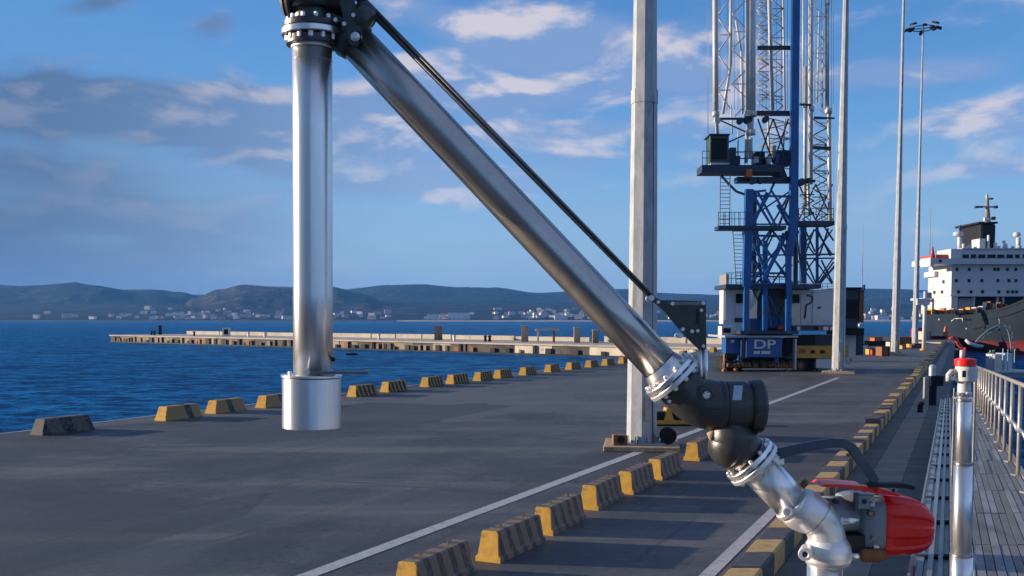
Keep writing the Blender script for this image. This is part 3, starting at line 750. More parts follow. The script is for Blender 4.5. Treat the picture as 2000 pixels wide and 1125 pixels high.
# ladders
def ladder(u0, v0, u1, v1, w, dy, m):
    k = MB()
    for s in (0, w): k.beam(C(u0+s, v0, dy), C(u1+s, v1, dy), 1.6*SC)
    o = k.build('ladder', M[m], crane)
    n = int((v1-v0)/7)
    for j in range(n):
        f = (j+.5)/n; uu = u0+(u1-u0)*f; vv = v0+(v1-v0)*f
        k = MB(); k.beam(C(uu, vv, dy), C(uu+w, vv, dy), 1.2*SC); k.build('rung', M[m], o)
ladder(1407,338,1406,440,19,.3,'galv_rail'); ladder(1431,448,1438,556,19,.3,'galv_rail')
cbeam('cable_chute', [(1408,342,1422,358),(1422,358,1438,374),(1438,374,1455,380)], 4, 'c_dark', dy=.4)
# green cabin
gc = cbox('green_cabin', 1387, 264, 1424, 317, -.3, 1.2, 'c_green', .03)
cbox('window', 1391, 270, 1420, 311, -.38, -.31, 'glass', parent=gc); cbox('cabin_roof', 1385.5, 261, 1426, 263.6, -.5, 1.4, 'c_dark', parent=gc); cbox('cabin_edge', 1385.2, 266, 1386.6, 320, -.36, -.28, 'c_yellow', parent=gc)
cbox('cabin_sill', 1388, 317.5, 1426, 321.5, -.35, 1.2, 'c_grey', parent=gc)
cbox('cabin_side_box', 1426, 288, 1438, 321, .3, 1.6, 'c_dark')
# deck machinery on the upper platform
for (u0,v0,u1,v1,dy,m_) in ((1476,296,1494,320,.6,'black'),(1498,305,1506,320,.2,'c_white'),(1474,306,1482,318,.1,'c_white'),(1520,293,1546,322,.8,'c_dark'),(1516,300,1522,318,.3,'c_blue'),(1436,304,1446,321,.4,'c_dark'),(1508,284,1516,300,1,'galv_rail')):
    cbox('winch_box', u0, v0, u1, v1, dy, dy+1, m_)
for (u,v,r) in ((1464,336,7),(1488,352,6),(1472,352,7),(1447,235,6),(1462,232,8),(1402,235,6),(1567,355,7),(1580,352,5),(1497,232,6)):
    k = MB(); q = C(u, v, -.15); k.cyl(q, q+Vector((0,.5,0)), r*SC, n=14); k.build('sheave', M['c_dark' if u != 1402 else 'c_white'], crane)
cbox('counterweight_block', 1458, 330, 1469, 345, -.5, .2, 'orange')
# white tubes of the folded jib
tubes = [(1397,-40,1398,215,11,0),(1398,215,1401,262,7,.2),(1466,-40,1466,216,19,-.1),(1467,216,1464,262,13,.1),(1428,-40,1427,128,6,.6),(1427,128,1412,222,5.5,.6),(1501,-40,1509,215,7,1),(1529,-40,1533,218,4,1.6),
 (1437,40,1448,100,4,1.2),(1448,100,1450,222,4.5,1.2),(1444,150,1452,216,3.5,1.6),
 (1584,-40,1583,360,9,2.2),(1573,130,1572,400,7,2.0),(1569,-40,1569,200,4,2.6),(1578,350,1580,420,6,2.2),(1600,20,1596,200,3,2.8),
 (1616,-40,1616,215,7,2.4),(1619,215,1621,432,8,2.4),(1607,60,1606,216,2.5,2.6),
 (1459,262,1457,318,7,.3),(1466,270,1466,310,8,.1),(1500,234,1503,318,4,1.3),(1534,232,1528,316,3.5,1.2),(1428,205,1430,262,3,.8),(1443,232,1441,300,2.5,1)]
for (u1,v1,u2,v2,w,dy) in tubes: cbeam('jib_tube', [(u1,v1,u2,v2)], w, 'c_white', dy=dy, tube=True, n=14)
# tube collars
for (u,v,w,dy) in ((1398,222,14,0),(1466,222,24,-.1),(1618,216,14,2.4),(1584,212,12,2.2),(1572,205,10,2),(1466,258,18,0),(1616,4,9,2.4)):
    a = C(u, v-4, dy); b = C(u, v+6, dy); k = MB(); k.cyl(a, b, w*SC/2, n=14); k.build('tube_collar', M['c_white'], crane)
# lattice between the tubes
def lattice(name, u0, u1, v0, v1, step, w, dy, m, dy2=None):
    k = MB(); v = v0; s = 0
    while v < v1:
        a, b = (u0, u1) if s % 2 == 0 else (u1, u0)
        k.cyl(C(a, v, dy), C(b, v+step, dy if dy2 is None else dy2), w*SC/2, n=6)
        if s % 3 == 0: k.cyl(C(u0, v, dy), C(u1, v, dy), w*SC/2, n=6)
        v += step; s += 1
    o = k.build(name, M[m], crane); o['kind'] = 'stuff'
for (u0,u1,step,w,dy,m_) in ((1400,1427,36,2.2,.3,'c_white'),(1430,1464,34,2.0,.5,'galv_rail'),(1478,1502,15,1.9,1.2,'galv_rail'),(1504,1530,19,1.9,1.2,'galv_rail'),(1478,1530,26,1.6,2.6,'c_white'),(1480,1500,11,1.5,3.2,'galv_rail'),(1586,1612,24,1.5,2.5,'c_white')):
    lattice('jib_lattice', u0, u1, -40, 212, step, w, dy, m_)
for (u0,u1,v0,v1,step,w,dy,m_) in ((1400,1462,232,262,28,3,.4,'c_dark'),(1480,1545,226,318,15,2.2,1.6,'galv_rail'),(1500,1540,240,316,19,2.0,2.4,'c_white'),(1586,1616,232,430,17,2.2,2.5,'c_dark'),(1588,1616,240,430,11,1.5,3.2,'galv_rail'),(1566,1590,380,430,12,2.5,1.8,'c_dark'),(1562,1582,350,430,16,2,1.9,'galv_rail')):
    lattice('frame_lattice', u0, u1, v0, v1, step, w, dy, m_)
cbeam('cross_bar', [(1402,232,1460,232)], 4, 'c_dark', dy=.3); cbeam('cross_bar', [(1562,204,1584,205)], 4, 'c_dark', dy=1.9); cbeam('cross_bar', [(1585,288,1622,290)], 6, 'c_dark', dy=2.3); cbeam('cross_bar', [(1562,352,1592,354)], 5, 'c_dark', dy=1.7); cbeam('cross_bar', [(1590,229,1630,231)], 3, 'c_dark', dy=2.3)
for uu_ in (1406,1420,1434,1441,1452,1483,1489,1496,1507,1516,1526,1538,1565,1576,1591,1604,1612,1624):
    cbeam('hoist_rope', [(uu_,-40,uu_+.4,214)], .8, 'galv_rail' if uu_ % 2 else 'c_dark', dy=1.0+(uu_ % 7)*.3, tube=True, n=5)
for j,(uu,dy) in enumerate(((1381,.2),(1383.5,.3),(1600,2.9),(1610,3),(1628,2.6),(1523,2),(1474,1.8))):
    cbeam('hoist_rope', [(uu,-40,uu+.6,262 if j < 2 else 430 if j in (2,3,4) else 215)], .7, 'galv_rail', dy=dy, tube=True, n=5)

# ------------------------------------------------------------------ clutter beyond the crane on the quay
def stuffbox(name, lab, cat, u0, v0, u1, v1, m, depth=1.2, group=None, extra=None):
    a = P(u0, v1); b = D(u1, v0, a.y); p = ((a.x+b.x)/2, a.y+depth/2, 0)
    t = thing(name, lab, cat, p, group)
    k = MB(); k.box((a.x, a.y, .02), (b.x, a.y+depth, b.z)); k.build('body', M[m], t, bevel=.02)
    w = b.x-a.x; h = b.z
    k = MB(); k.box((a.x-.03, a.y-.03, b.z+.001), (b.x+.03, a.y+depth+.03, b.z+.07)); k.build('lid', M[extra or 'black'], t)
    k = MB()
    for xx in (a.x+.08*w, a.x+.92*w-.06): k.box((xx, a.y-.05, 0), (xx+.06, a.y-.002, h*.95))
    k.build('corner_strap', M['black' if m != 'black' else 'rust'], t)
    return t
for args in (
 ('tool_crate','brown crate with dark lid right of the crane engine room','crate',1672,680,1686,694,'rust',1.0),
 ('amber_generator','bright amber cabinet low to the ground right of the crane','generator',1697,682,1706,693,'amber',1.0),
 ('grey_container','pale grey storage bin beyond the amber cabinet','bin',1683,674,1698,690,'c_grey',2.0),
 ('orange_hopper','rusty orange hopper left of the third mast foot','hopper',1722,678,1738,696,'rust',1.6),
 ('dark_barge_wall','low dark steel barrier behind the orange hopper','barrier',1688,667,1745,676,'black',.6),
 ('orange_tank','small orange tank between crane and third mast, farther back','tank',1708,660,1724,668,'orange',2.0),
 ('brown_crate_stack','brown stack of pallets right of the third mast','pallet stack',1757,660,1782,672,'rust',2.0),
 ('amber_box','amber grit box on the quay left of the last mast','box',1762,675,1770,682,'amber',1.0),
 ('amber_tub','amber tub at the foot of the last mast','tub',1776,672,1782,679,'amber',1.0),
 ('scrap_bin','brown scrap bin right of the last mast foot','bin',1786,673,1800,680,'rust',1.4),
 ('pink_cabin','pale red cabin between the last mast and the white pole','cabin',1792,641,1801,662,'red_flag',3.0),
 ('orange_cabin','low orange-roofed hut right of the white pole','hut',1806,648,1818,664,'conc',3.0,None,'orange'),
 ('rust_winch','rusty winch block right behind the second mast','winch',1650,690,1663,706,'rust',1.0),
 ('amber_bin','small amber bin between the rusty winch and the brown crate','bin',1664,686,1671,699,'amber',.8),
 ('red_skip','dull red skip before the pale far shed','skip',1709,684,1721,694,'red_flag',1.6),
 ('pale_crate','pale crate half behind the third mast','crate',1738,668,1747,680,'conc',1.4),
 ('tan_crate','tan crate just left of the last mast','crate',1771,664,1779,671,'plinth',1.4),
 ('blue_tub','small blue tub between the amber cabinet and red skip','tub',1699,668,1706,676,'c_blue',1.0),
 ('black_fender_rack','long black fender rack at the quay end under the ship','rack',1817,657,1848,663,'black',1.0)):
    stuffbox(*args)
k0 = None
for i, (u, v0, v1, lab) in enumerate(((1846,637,662,'faded red traffic cone-like marker standing tallest at the quay end'),)):
    p = P(u, v1); top = D(u, v0, p.y)
    t = thing('red_marker', lab, 'marker', p)
    k = MB(); k.lathe(p, (0,0,1), [(0.0,.001),(0,.48),(.12,.46),(top.z*.55,.34),(top.z,.12),(top.z+.01,.001)], 14); k.build('marker_cone', M['orange'], t)
    k = MB(); k.box((p.x-.6,p.y-.6,0),(p.x+.6,p.y+.6,.1)); k.build('marker_base', M['black'], t)
# slender white pole and far radio masts
p = P(1804,684)
t = thing('white_pole', 'thin white pole right of the last light mast', 'pole', p)
k = MB(); k.cyl(p, p+Vector((0,0,6.5)), .2, .17, 10); k.build('pole', M['white'], t)
k = MB(); k.box((p.x-.9,p.y-.15,5.0),(p.x+.5,p.y+.15,5.7)); k.build('sign_board', M['white'], t)
k = MB(); k.lathe(p,(0,0,1),[(0,.4),(.15,.4),(.2,.25),(.21,.001)],12); k.build('pole_foot', M['amber'], t)
for (u, vt, y, lab, g) in ((1682,440,900,'faint lattice radio mast right of the crane house','x'),(1812,405,700,'faint tall radio mast between the last light mast and the ship','x'),(1817,455,720,'shorter faint radio mast beside the ship','x')):
    b = Vector((D(u,624,y).x, y, WZ)); tp = D(u+3, vt, y)
    t = thing('radio_mast', lab, 'radio mast', b)
    k = MB(); k.cyl(b, Vector((b.x,b.y,(b.z+tp.z)/2)), .65, .35, 6); k.cyl(Vector((b.x,b.y,(b.z+tp.z)/2)), Vector((b.x,b.y,tp.z)), .35, .12, 6); k.build('mast_tube', M['galv'], t)
    k = MB(); k.box((b.x-2,b.y-2,WZ-.5),(b.x+2,b.y+2,WZ+2)); k.build('mast_footing', M['conc'], t)

# ------------------------------------------------------------------ concrete pier
PA = P(216, 668, WZ); PB = P(1000, 692, WZ)
pd = Vector((PB.x-PA.x, PB.y-PA.y, 0)); plen = pd.length; pd.normalize(); pn = Vector((-pd.y, pd.x, 0))
if pn.y < 0: pn = -pn
pier = thing('concrete_pier', 'long low concrete pier reaching left across the water', 'pier', (PA.x, PA.y, WZ))
def pier_pt(s, n, z): return Vector((PA.x, PA.y, 0)) + pd*s + pn*n + Vector((0,0,z))
def pier_box(name, s0, s1, n0, n1, z0, z1, m, parent=pier, bevel=0):
    vs = [pier_pt(s,n,z) for z in (z0,z1) for s,n in ((s0,n0),(s1,n0),(s1,n1),(s0,n1))]
    k = MB(); k.add(vs, [(3,2,1,0),(4,5,6,7),(0,1,5,4),(1,2,6,5),(2,3,7,6),(3,0,4,7)]); return k.build(name, M[m], parent, bevel=bevel)
LP = plen*1.47
s = 0.0; rr = random.Random(3)
shades = []
for nm, c1, c2 in (('pier_wall_pale',(.66,.57,.45),(.50,.43,.34)),('pier_wall_tan',(.42,.34,.25),(.27,.22,.17)),('pier_wall_dark',(.11,.095,.075),(.04,.036,.03)),('pier_wall_brown',(.30,.24,.17),(.15,.12,.09))):
    M[nm] = mat(nm, c1, c2, .9, 0, .5, 1, .2, 5, (1,1,.6), dirt=(.02,.018,.015), dscale=.9); shades.append(nm)
while s < LP:
    L = rr.uniform(3.5, 9); e = min(s+L, LP); f = s/LP
    m_ = rr.choice(['pier_wall_brown','pier_wall_dark','pier_wall_tan','pier_wall_brown'] if f < .38 else ['pier_wall_dark','pier_wall_brown','pier_wall_tan','pier_wall_pale'] if f < .6 else ['pier_wall_pale','pier_wall_tan','pier_wall_pale','pier_wall_dark'])
    pier_box('wall_panel', s, e-.12, 0+rr.uniform(0,.25), 1.2, WZ+.25, -.92, m_)
    s = e
pier_box('footing', -.3, LP, .35, 20, WZ-1.5, -1.0, 'black')
pier_box('waterline_ledge', -.2, LP, -.1, .34, WZ-.5, WZ+.24, 'black')
pier_box('deck', -.4, LP, -.15, 20, -.90, -.62, 'conc')
rf_ = random.Random(17); s = 2
while s < LP-2:
    w_ = rf_.uniform(.4, 1.3); h_ = rf_.uniform(.5, 1.35)
    pier_box('wall_fender', s, s+w_, -.22, -.003, WZ+.26, WZ+.26+h_, rf_.choice(['black','black','pier_wall_dark','rust','pier_wall_brown']))
    s += rf_.uniform(1.0, 3.4) if s < LP*.62 else rf_.uniform(1.4, 6)
s = 6
while s < LP-4:
    L = rr.uniform(8, 22)
    pier_box('parapet', s, min(s+L, LP)-.4, 18.6, 19.4, -.619, .25+rr.uniform(-.1,.15), 'conc'); s += L + (rr.random() < .25)*3
for (u, w, h, m_, lab) in ((855,1.5,2.2,'pier_wall_brown','tallest square brown stub pillar on the pier'),(1027,1.3,2.3,'pier_wall_tan','tan stub pillar in the middle of the pier'),(1125,1.1,2.0,'pier_wall_tan','narrow tan pillar on the right part of the pier'),(1163,1.0,1.6,'pier_wall_brown','lowest pillar, rightmost on the pier before the loading arm pipe'),(314,.7,2.0,'black','dark post near the left end of the pier')):
    # find the pier station seen at this photo column
    best = min((abs((pier_pt(q*.5, 10, 0).x/pier_pt(q*.5, 10, 0).y)*2000*CT**-0 + 1000 - u), q*.5) for q in range(int(LP*2)))
    c = pier_pt(best[1], 10, -.62); t = thing('pier_pillar', lab, 'pillar', c)
    k = MB(); k.box((c.x-w/2,c.y-w/2,-.615),(c.x+w/2,c.y+w/2,-.62+h+.5), .9); k.build('pillar_shaft', M[m_], t)
    k = MB(); k.box((c.x-w*.55,c.y-w*.55,-.119+h),(c.x+w*.55,c.y+w*.55,.06+h)); k.build('pillar_cap', M['conc'], t)
def pier_at(u, n=10):
    best = min((abs(pier_pt(q*.5, n, 0).x/pier_pt(q*.5, n, 0).y*2000+1000-u), q*.5) for q in range(int(LP*2)))
    return pier_pt(best[1], n, -.62)
c = pier_at(1068); t = thing('pier_shelter', 'white-posted open shelter with dark roof on the pier', 'shelter', c)
for j,(xx,yy) in enumerate(((-1.4,-1),(1.4,-1),(-1.4,1),(1.4,1))):
    k = MB(); k.box((c.x+xx-.15,c.y+yy-.15,-.615),(c.x+xx+.15,c.y+yy+.15,1.4)); k.build('post', M['white' if xx < 0 else 'rust'], t)
k = MB(); k.box((c.x-1.8,c.y-1.3,1.401),(c.x+2.4,c.y+1.3,1.75)); k.build('roof', M['conc'], t)
c = pier_at(443); t = thing('pier_cabinet', 'small white framed cabinet on the left part of the pier', 'cabinet', c)
k = MB(); k.box((c.x-.9,c.y-.4,-.615),(c.x+.9,c.y+.4,1.4)); k.build('frame', M['white'], t)
k = MB(); k.box((c.x-.5,c.y-.42,-.2),(c.x+.5,c.y-.401,1.0)); k.build('panel', M['glass'], t)
for i,(u, lab) in enumerate(((300,'dark low bollard pair near the pier tip'),(380,'low bollard on the left third of the pier'),(487,'small pale marker post left of the hanging pipe on the pier'),(519,'small pale marker nearest the hanging pipe on its left'),(742,'small pale marker right of the hanging pipe'),(889,'white marker right of the tallest pier pillar'),(952,'paired dark bollards between the pier pillars'))):
    c = pier_at(u, 6); t = thing('pier_bollard', lab, 'bollard')
    t.location = c; k = MB()
    for xx in ((-.4,.4) if 'pair' in lab else (0,)): k.lathe(c+Vector((xx,0,.005)), (0,0,1), [(0,.3),(.8,.22),(.82,.34),(1.05,.34),(1.15,.001)], 10)
    k.build('bollard_body', M['black' if ('dark' in lab or 'low' in lab) else 'white'], t)
# small float
p = P(687, 693.5, WZ); t = thing('mooring_float', 'small dark float on the water right of the hanging pipe', 'float', p)
k = MB(); k.box((p.x-.95,p.y-.4,WZ-.15),(p.x+.95,p.y+.4,WZ+.32)); k.build('float_body', M['black'], t, bevel=.08)
k = MB(); k.cyl((p.x-.3,p.y,WZ+.32),(p.x-.3,p.y,WZ+.6),.08); k.cyl((p.x+.4,p.y,WZ+.32),(p.x+.4,p.y,WZ+.6),.08); k.build('cleat', M['rust'], t)

# ------------------------------------------------------------------ ship
M['mast_tan'] = mat('dull_tan_mast', (.30,.23,.20), (.22,.17,.15), .6)
ship = thing('cargo_ship', 'grey-hulled cargo ship with white bridge block and black funnel', 'ship', D(1960,686,185))
ship.location.z = WZ
YS = 190.0
def Sx(u, v, y): return D(u, v, y)
# hull: rings along its length, from the far quarter to the near bow shoulder
st = [(1806,228,613,.2),(1826,214,613,.4),(1860,202,612,.7),(1900,190,611,1.3),(1925,183.5,610,1.8),(1945,178,607.5,2.4),(1965,173,602.5,3.1),(1985,168.5,595,3.9),(2005,164,586,4.8),(2050,155,572,6.3),(2095,147,562,7.4),(2130,143,555,8.0)]
rows = []
for (u, y, vt, fl) in st:
    tp = D(u, vt, y); zt = tp.z; r = []
    for f, off in ((1.0,0),(.80,.10),(.60,.32),(.42,.62),(.28,.85),(.14,.97),(0,1.0),(-.12,1.0)):
        z = WZ + (zt-WZ)*f
        # flare: the side draws in towards the waterline, away from the viewer
        r.append(Vector((tp.x + fl*off*.75, tp.y + fl*off*1.0, z)))
    rows.append(r)
k = MB(); nr_ = len(rows[0]); vs = [q for r in rows for q in r]
for i in range(len(rows)-1):
    for j in range(nr_-1):
        k.cur = 0 if j < 4 else 1
        k.f.append([i*nr_+j, i*nr_+j+1, (i+1)*nr_+j+1, (i+1)*nr_+j]); k.sm.append(True); k.mi.append(k.cur)
k.v = vs
k.build('hull', [M['hull'], M['hull_red']], ship)
k = MB(); tops = [r[0]-Vector((0,0,1.3)) for r in rows]; n_ = len(tops)
k.add(tops+[Vector((q.x+22, q.y+26, tops[2].z+.25*(q.z-tops[2].z))) for q in tops], [(i, i+1, n_+i+1, n_+i) for i in range(n_-1)]); k.build('main_deck', M['hull'], ship)
k = MB(); b0 = [r[0] for r in rows]
for i in range(len(b0)-1): k.beam(b0[i]+Vector((0,0,.15)), b0[i+1]+Vector((0,0,.15)), .25, .35)
k.build('gunwale', M['hull'], ship)
def sbox(name, u0, v0, u1, v1, y0, y1, m, parent=ship, bevel=0):
    a = D(u0, v1, y0); b = D(u1, v0, y0)
    k = MB(); k.box((a.x, y0, a.z), (b.x, y1, b.z)); return k.build(name, M[m], parent, bevel=bevel)
M['ship_white'] = mat('ship_white_paint', (.58,.58,.58), (.50,.50,.51), .5, 0, .12, .6, dirt=(.46,.42,.37), dscale=.15)
blk = sbox('deckhouse', 1857.5, 516, 2140, 578, YS, YS+10.5, 'ship_white')
sbox('lower_deckhouse', 1857.5, 578.3, 1871, 606, YS, YS+10.5, 'ship_white')
sbox('shelter_back', 1871.5, 579, 2140, 606, YS+5, YS+10, 'c_dark'); 
for u0 in (1901, 1947, 1958, 2000): sbox('deck_pillar', u0, 578.5, u0+3.5, 606, YS, YS+.5, 'ship_white')
sbox('shelter_wall', 1872, 582, 1900, 606, YS+2, YS+2.5, 'c_grey')
sbox('deck_edge', 1856, 576.5, 2140, 579, YS-.4, YS-.02, 'c_grey')
br = sbox('bridge', 1879, 486, 2140, 504.5, YS+.5, YS+9, 'ship_white')
sbox('bridge_deck', 1823, 504.8, 2140, 515.8, YS-1.2, YS+9, 'ship_white')
sbox('bridge_wing_cab', 1857, 486, 1878.6, 504.5, YS-.2, YS+6, 'ship_white')
sbox('red_wing_rail', 1828, 497, 1856.5, 504.5, YS+1, YS+8, 'red_flag')
for (u0,u1) in ((1881,1892.5),(1896.5,1907),(1911,1925),(1929,1945),(1948,1962),(1966,1979),(1983,1992),(1998,2010),(2014,2030)):
    sbox('bridge_window', u0, 497, u1, 504, YS+.4, YS+.49, 'glass', br)
sbox('bridge_brow', 1878.8, 484.5, 2140, 486.2, YS+.1, YS+9, 'c_grey')
sbox('wing_end_box', 1817, 503, 1825, 520, YS-1.5, YS+3, 'ship_white'); sbox('wing_window', 1834, 507, 1840, 512, YS-1.3, YS-1.21, 'glass')
for row, us in ((526,(1869.5,1893.5,1917.5,1943,1950,1968,1984.5,2004)),(548,(1868,1893,1918,1949.5,1971,1984.5,2004)),(570,(1872.5,1897,1919.5,1951.5,1969,1978,1986,2006))):
    for uu in us: sbox('window', uu-2.6, row-3, uu+2.6, row+3, YS-.1, YS-.01, 'glass', blk)
for (yy, vv) in ((YS+3, 549),(YS+3.5, 569),(YS+7,569)):
    a = D(1857, vv, YS); k = MB(); k.box((D(1857.5,516,YS).x-.06, yy, a.z-.3), (D(1857.5,516,YS).x-.005, yy+.6, a.z+.3)); k.build('side_window', M['c_dark'], blk)
sbox('lifeboat_box', 1825, 530, 1831, 540, YS+6, YS+11, 'c_grey')
# funnel with fins and mast
fn = sbox('funnel', 1913.5, 436, 1947, 485, YS+14, YS+24, 'black', bevel=.6)
sbox('funnel_cap', 1911, 433, 1949, 436.5, YS+13.6, YS+24.5, 'black', fn); sbox('funnel_casing', 1913, 466, 1925, 486, YS+10, YS+13.5, 'ship_white'); sbox('exhaust_pipe', 1930, 459, 1933.5, 485, YS+12, YS+12.6, 'ship_white')
k = MB()
k.sweep([D(1929,434,YS+11), D(1928.5,386,YS+11)], [.6,.25], 8); k.build('radar_mast', M['mast_tan'], ship)
k = MB()
for (v, u0, u1) in ((404,1906,1948),(388,1927,1937)): k.beam(D(u0,v,YS+11), D(u1,v,YS+11), .35)
k.beam(D(1928,380,YS+11), D(1928,390,YS+11), .35); k.build('yard_arm', M['ship_white'], ship)
for (u,v,w,h) in ((1909,404,6,4),(1947,404,5,5),(1918,404,4,3),(1938,388,5,3),(1942,426,6,6),(1928,428,9,6)): sbox('antenna_box', u-w/2, v-h/2, u+w/2, v+h/2, YS+10.2, YS+10.9, 'c_dark' if u != 1928 else 'ship_white')
for (u, vt, vb, rw) in ((1871.5,457,486,9.5),(1986,458,485,7)):
    k = MB(); k.cyl(D(u+3,vb,YS+4), D(u+3,vt+6,YS+4), .42, n=10); k.build('radar_post', M['ship_white'], ship)
    k = MB(); q = D(u, vt, YS+4); k.lathe(q-Vector((0,0,.5)), (0,0,1), [(0,.001),(.15,rw*.08),(.5,rw*.10),(.85,rw*.08),(1.0,.001)], 16); k.build('radar_dome', M['ship_white'], ship)
k = MB(); k.cyl(D(1875,450,YS+4), D(1875,440,YS+4), .2, n=6); k.build('light_box', M['c_dark'], ship)
for (u,vt) in ((1882,476),(1889,480),(1895,478),(1905,482),(1944,474),(1951,480),(1961,470),(1965,476),(1978,481),(1992,480)):
    k = MB(); k.cyl(D(u,485,YS+3), D(u,vt,YS+3), .28, n=6); k.build('roof_fitting', M['ship_white' if random.random() < .7 else 'galv_rail'], ship)
k = MB(); k.sweep([D(1822,505,YS), D(1821.5,482,YS)], [.45,.12], 6); k.build('wing_pole', M['red_flag'], ship)
# aft platform and deck cargo
sbox('aft_platform', 1802, 582, 1821, 586, YS+8, YS+14, 'ship_white'); sbox('aft_post', 1803, 586, 1805.5, 612, YS+8, YS+9, 'ship_white'); sbox('aft_rail', 1803, 571, 1820, 581.5, YS+9, YS+13, 'c_blue')
rr = random.Random(11)
for (u0,u1,vb,n) in ((1806,1828,612,7),(1829,1872,611,11),(1874,1918,609,10),(1918,1970,604,14)):
    for j in range(n):
        uu = u0+(u1-u0)*(j+rr.random()*.6)/n; h = rr.uniform(3,10 if u0 != 1918 else 15)
        sbox('deck_cargo', uu, vb-h, uu+rr.uniform(2,4.5), vb+2, YS-6+rr.uniform(0,1), YS-4, rr.choice(['orange','rust','ship_white','amber','c_dark','galv_rail','plinth','rust']))
for (u,v,r) in ((1835,624,2.2),(1888,642,1.8)):
    y = 205 if u == 1835 else 186
    k = MB(); q = D(u, v, y); k.ball(q, r*y/2000, 10, 6); k.build('hull_lamp', M['ship_white'], ship)
k = MB(); q = [D(1858,628,196), D(1866,622,196), D(1880,622,191), D(1882,632,191)]; k.sweep(q, .12, 6); k.build('hull_railing', M['galv_rail'], ship)
k = MB(); k.sweep([D(1900,642,184), D(1912,640,181), D(1922,636,179), D(1924,641,178)], .18, 6); k.build('anchor_pocket', M['black'], ship)

# ------------------------------------------------------------------ far shore: hills, town, beach
def interp(pts, u):
    if u <= pts[0][0]: return pts[0][1]
    for (a, va), (b, vb) in zip(pts, pts[1:]):
        if u <= b:
            t = (u-a)/(b-a); t = t*t*(3-2*t); return va+(vb-va)*t
    return pts[-1][1]
def ridge(name, prof, d0, d1, m, u0, u1, seed, foot=0.0, amp=6):
    nu, nd = 260, 26; vs = []; fs = []
    for j in range(nd+1):
        t = j/nd*1.35
        y = d0+(d1-d0)*t
        for i in range(nu+1):
            u = u0+(u1-u0)*i/nu
            vt = interp(prof, u); H = CAMZ+(624-vt)*d1/2000-foot
            s = math.sin(min(t,1)*math.pi/2)**1.3 if t <= 1 else math.cos((t-1)/.35*math.pi/2)
            x = (u-1000)/2000*y
            n = noise.fractal(Vector((x*.0022+seed, y*.0022, seed)), 1, 2, 6)
            n2 = noise.fractal(Vector((x*.012+seed, y*.012, seed*2)), 1, 2, 4)
            z = foot + H*s + (n*amp*5*math.sin(min(t,1)*math.pi) + n2*amp*.5)*(1 if t < .95 else .5)
            if j == 0 or j == nd: z = WZ-.5
            vs.append((x, y, max(z, WZ-.5)))
    for j in range(nd):
        for i in range(nu):
            a = j*(nu+1)+i; fs.append((a, a+1, a+nu+2, a+nu+1))
    mb = MB(); mb.add(vs, fs, True); return struct(name, mb, M[m])
ridge('far_hill', [(-1500,585),(-600,560),(0,572),(500,580),(600,575),(650,564),(690,567),(760,558),(830,557),(890,562),(960,564),(1050,573),(1090,571),(1150,568),(1230,567),(1290,573),(1400,577),(1500,572),(1600,568),(1700,565),(1760,566),(1810,568),(1900,575),(2200,560),(2800,580),(3600,560)], 4600, 7000, 'hill', -1500, 3600, 3.0)
ridge('left_hill', [(-1500,575),(-700,552),(-250,562),(0,557),(60,560),(140,555),(190,559),(250,566),(300,566),(350,572),(420,588),(500,600),(560,612),(600,626)], 4300, 5600, 'hill', -1500, 600, 8.0)
ridge('middle_hill', [(300,626),(350,604),(380,585),(430,566),(480,557),(530,560),(570,561),(610,559),(650,561),(700,572),(760,590),(830,602),(900,612),(960,626)], 3900, 5000, 'hill_dry', 300, 960, 5.0)
ridge('right_foothill', [(900,626),(1000,604),(1100,598),(1200,596),(1350,600),(1500,598),(1650,600),(1800,596),(2000,600),(2600,590),(3600,600)], 3900, 4600, 'hill', 900, 3600, 12.0)
# low coastal land with the town on it
def coast_z(y): return -.8 + max(0, (y-3300))*.052
nu = 200; vs = []; fs = []
ys_ = [3250, 3300, 3500, 3800, 4200, 4700]
for y in ys_:
    for i in range(nu+1):
        u = -1500+5100*i/nu; x = (u-1000)/2000*y
        vs.append((x, y, WZ-.5 if y == 3250 else coast_z(y)+noise.noise(Vector((x*.006,y*.006,1)))*4*(y > 3300)))
for j in range(len(ys_)-1):
    for i in range(nu): a = j*(nu+1)+i; fs.append((a,a+1,a+nu+2,a+nu+1))
mb = MB(); mb.add(vs, fs, True); struct('coastal_land', mb, M['hill'])
M['sand'] = mat('pale_sand', (.60,.46,.32), (.48,.37,.27), .95, 0, .02, 1)
M['dark_rock'] = mat('dark_breakwater_rock', (.045,.045,.045), (.08,.075,.07), .95, 0, .1, 1)
def shore(name, u0, u1, y, m, z):
    a = (u0-1000)/2000*y; b = (u1-1000)/2000*y; k = MB(); n = 60
    pr = [(0, WZ-.6), (12, z*.8), (20, z), (70, z+.2), (75, WZ-.6)]
    vs = [(a+(b-a)*i/n, y+q+noise.noise(Vector((i*.3,q,0)))*4, zz + (noise.noise(Vector((i*.9,q*.1,3)))*.3 if zz > 0 else 0)) for i in range(n+1) for q, zz in pr]
    fs = [(i*5+j, i*5+j+1, (i+1)*5+j+1, (i+1)*5+j) for i in range(n) for j in range(4)]
    k.add(vs, [f[::-1] for f in fs], True); struct(name, k, M[m])
shore('beach', 775, 1560, 3150, 'sand', .9); shore('far_beach', 1560, 2600, 3050, 'sand', 2.6); shore('rocky_shore', -1500, 774, 3150, 'dark_rock', 1.0)

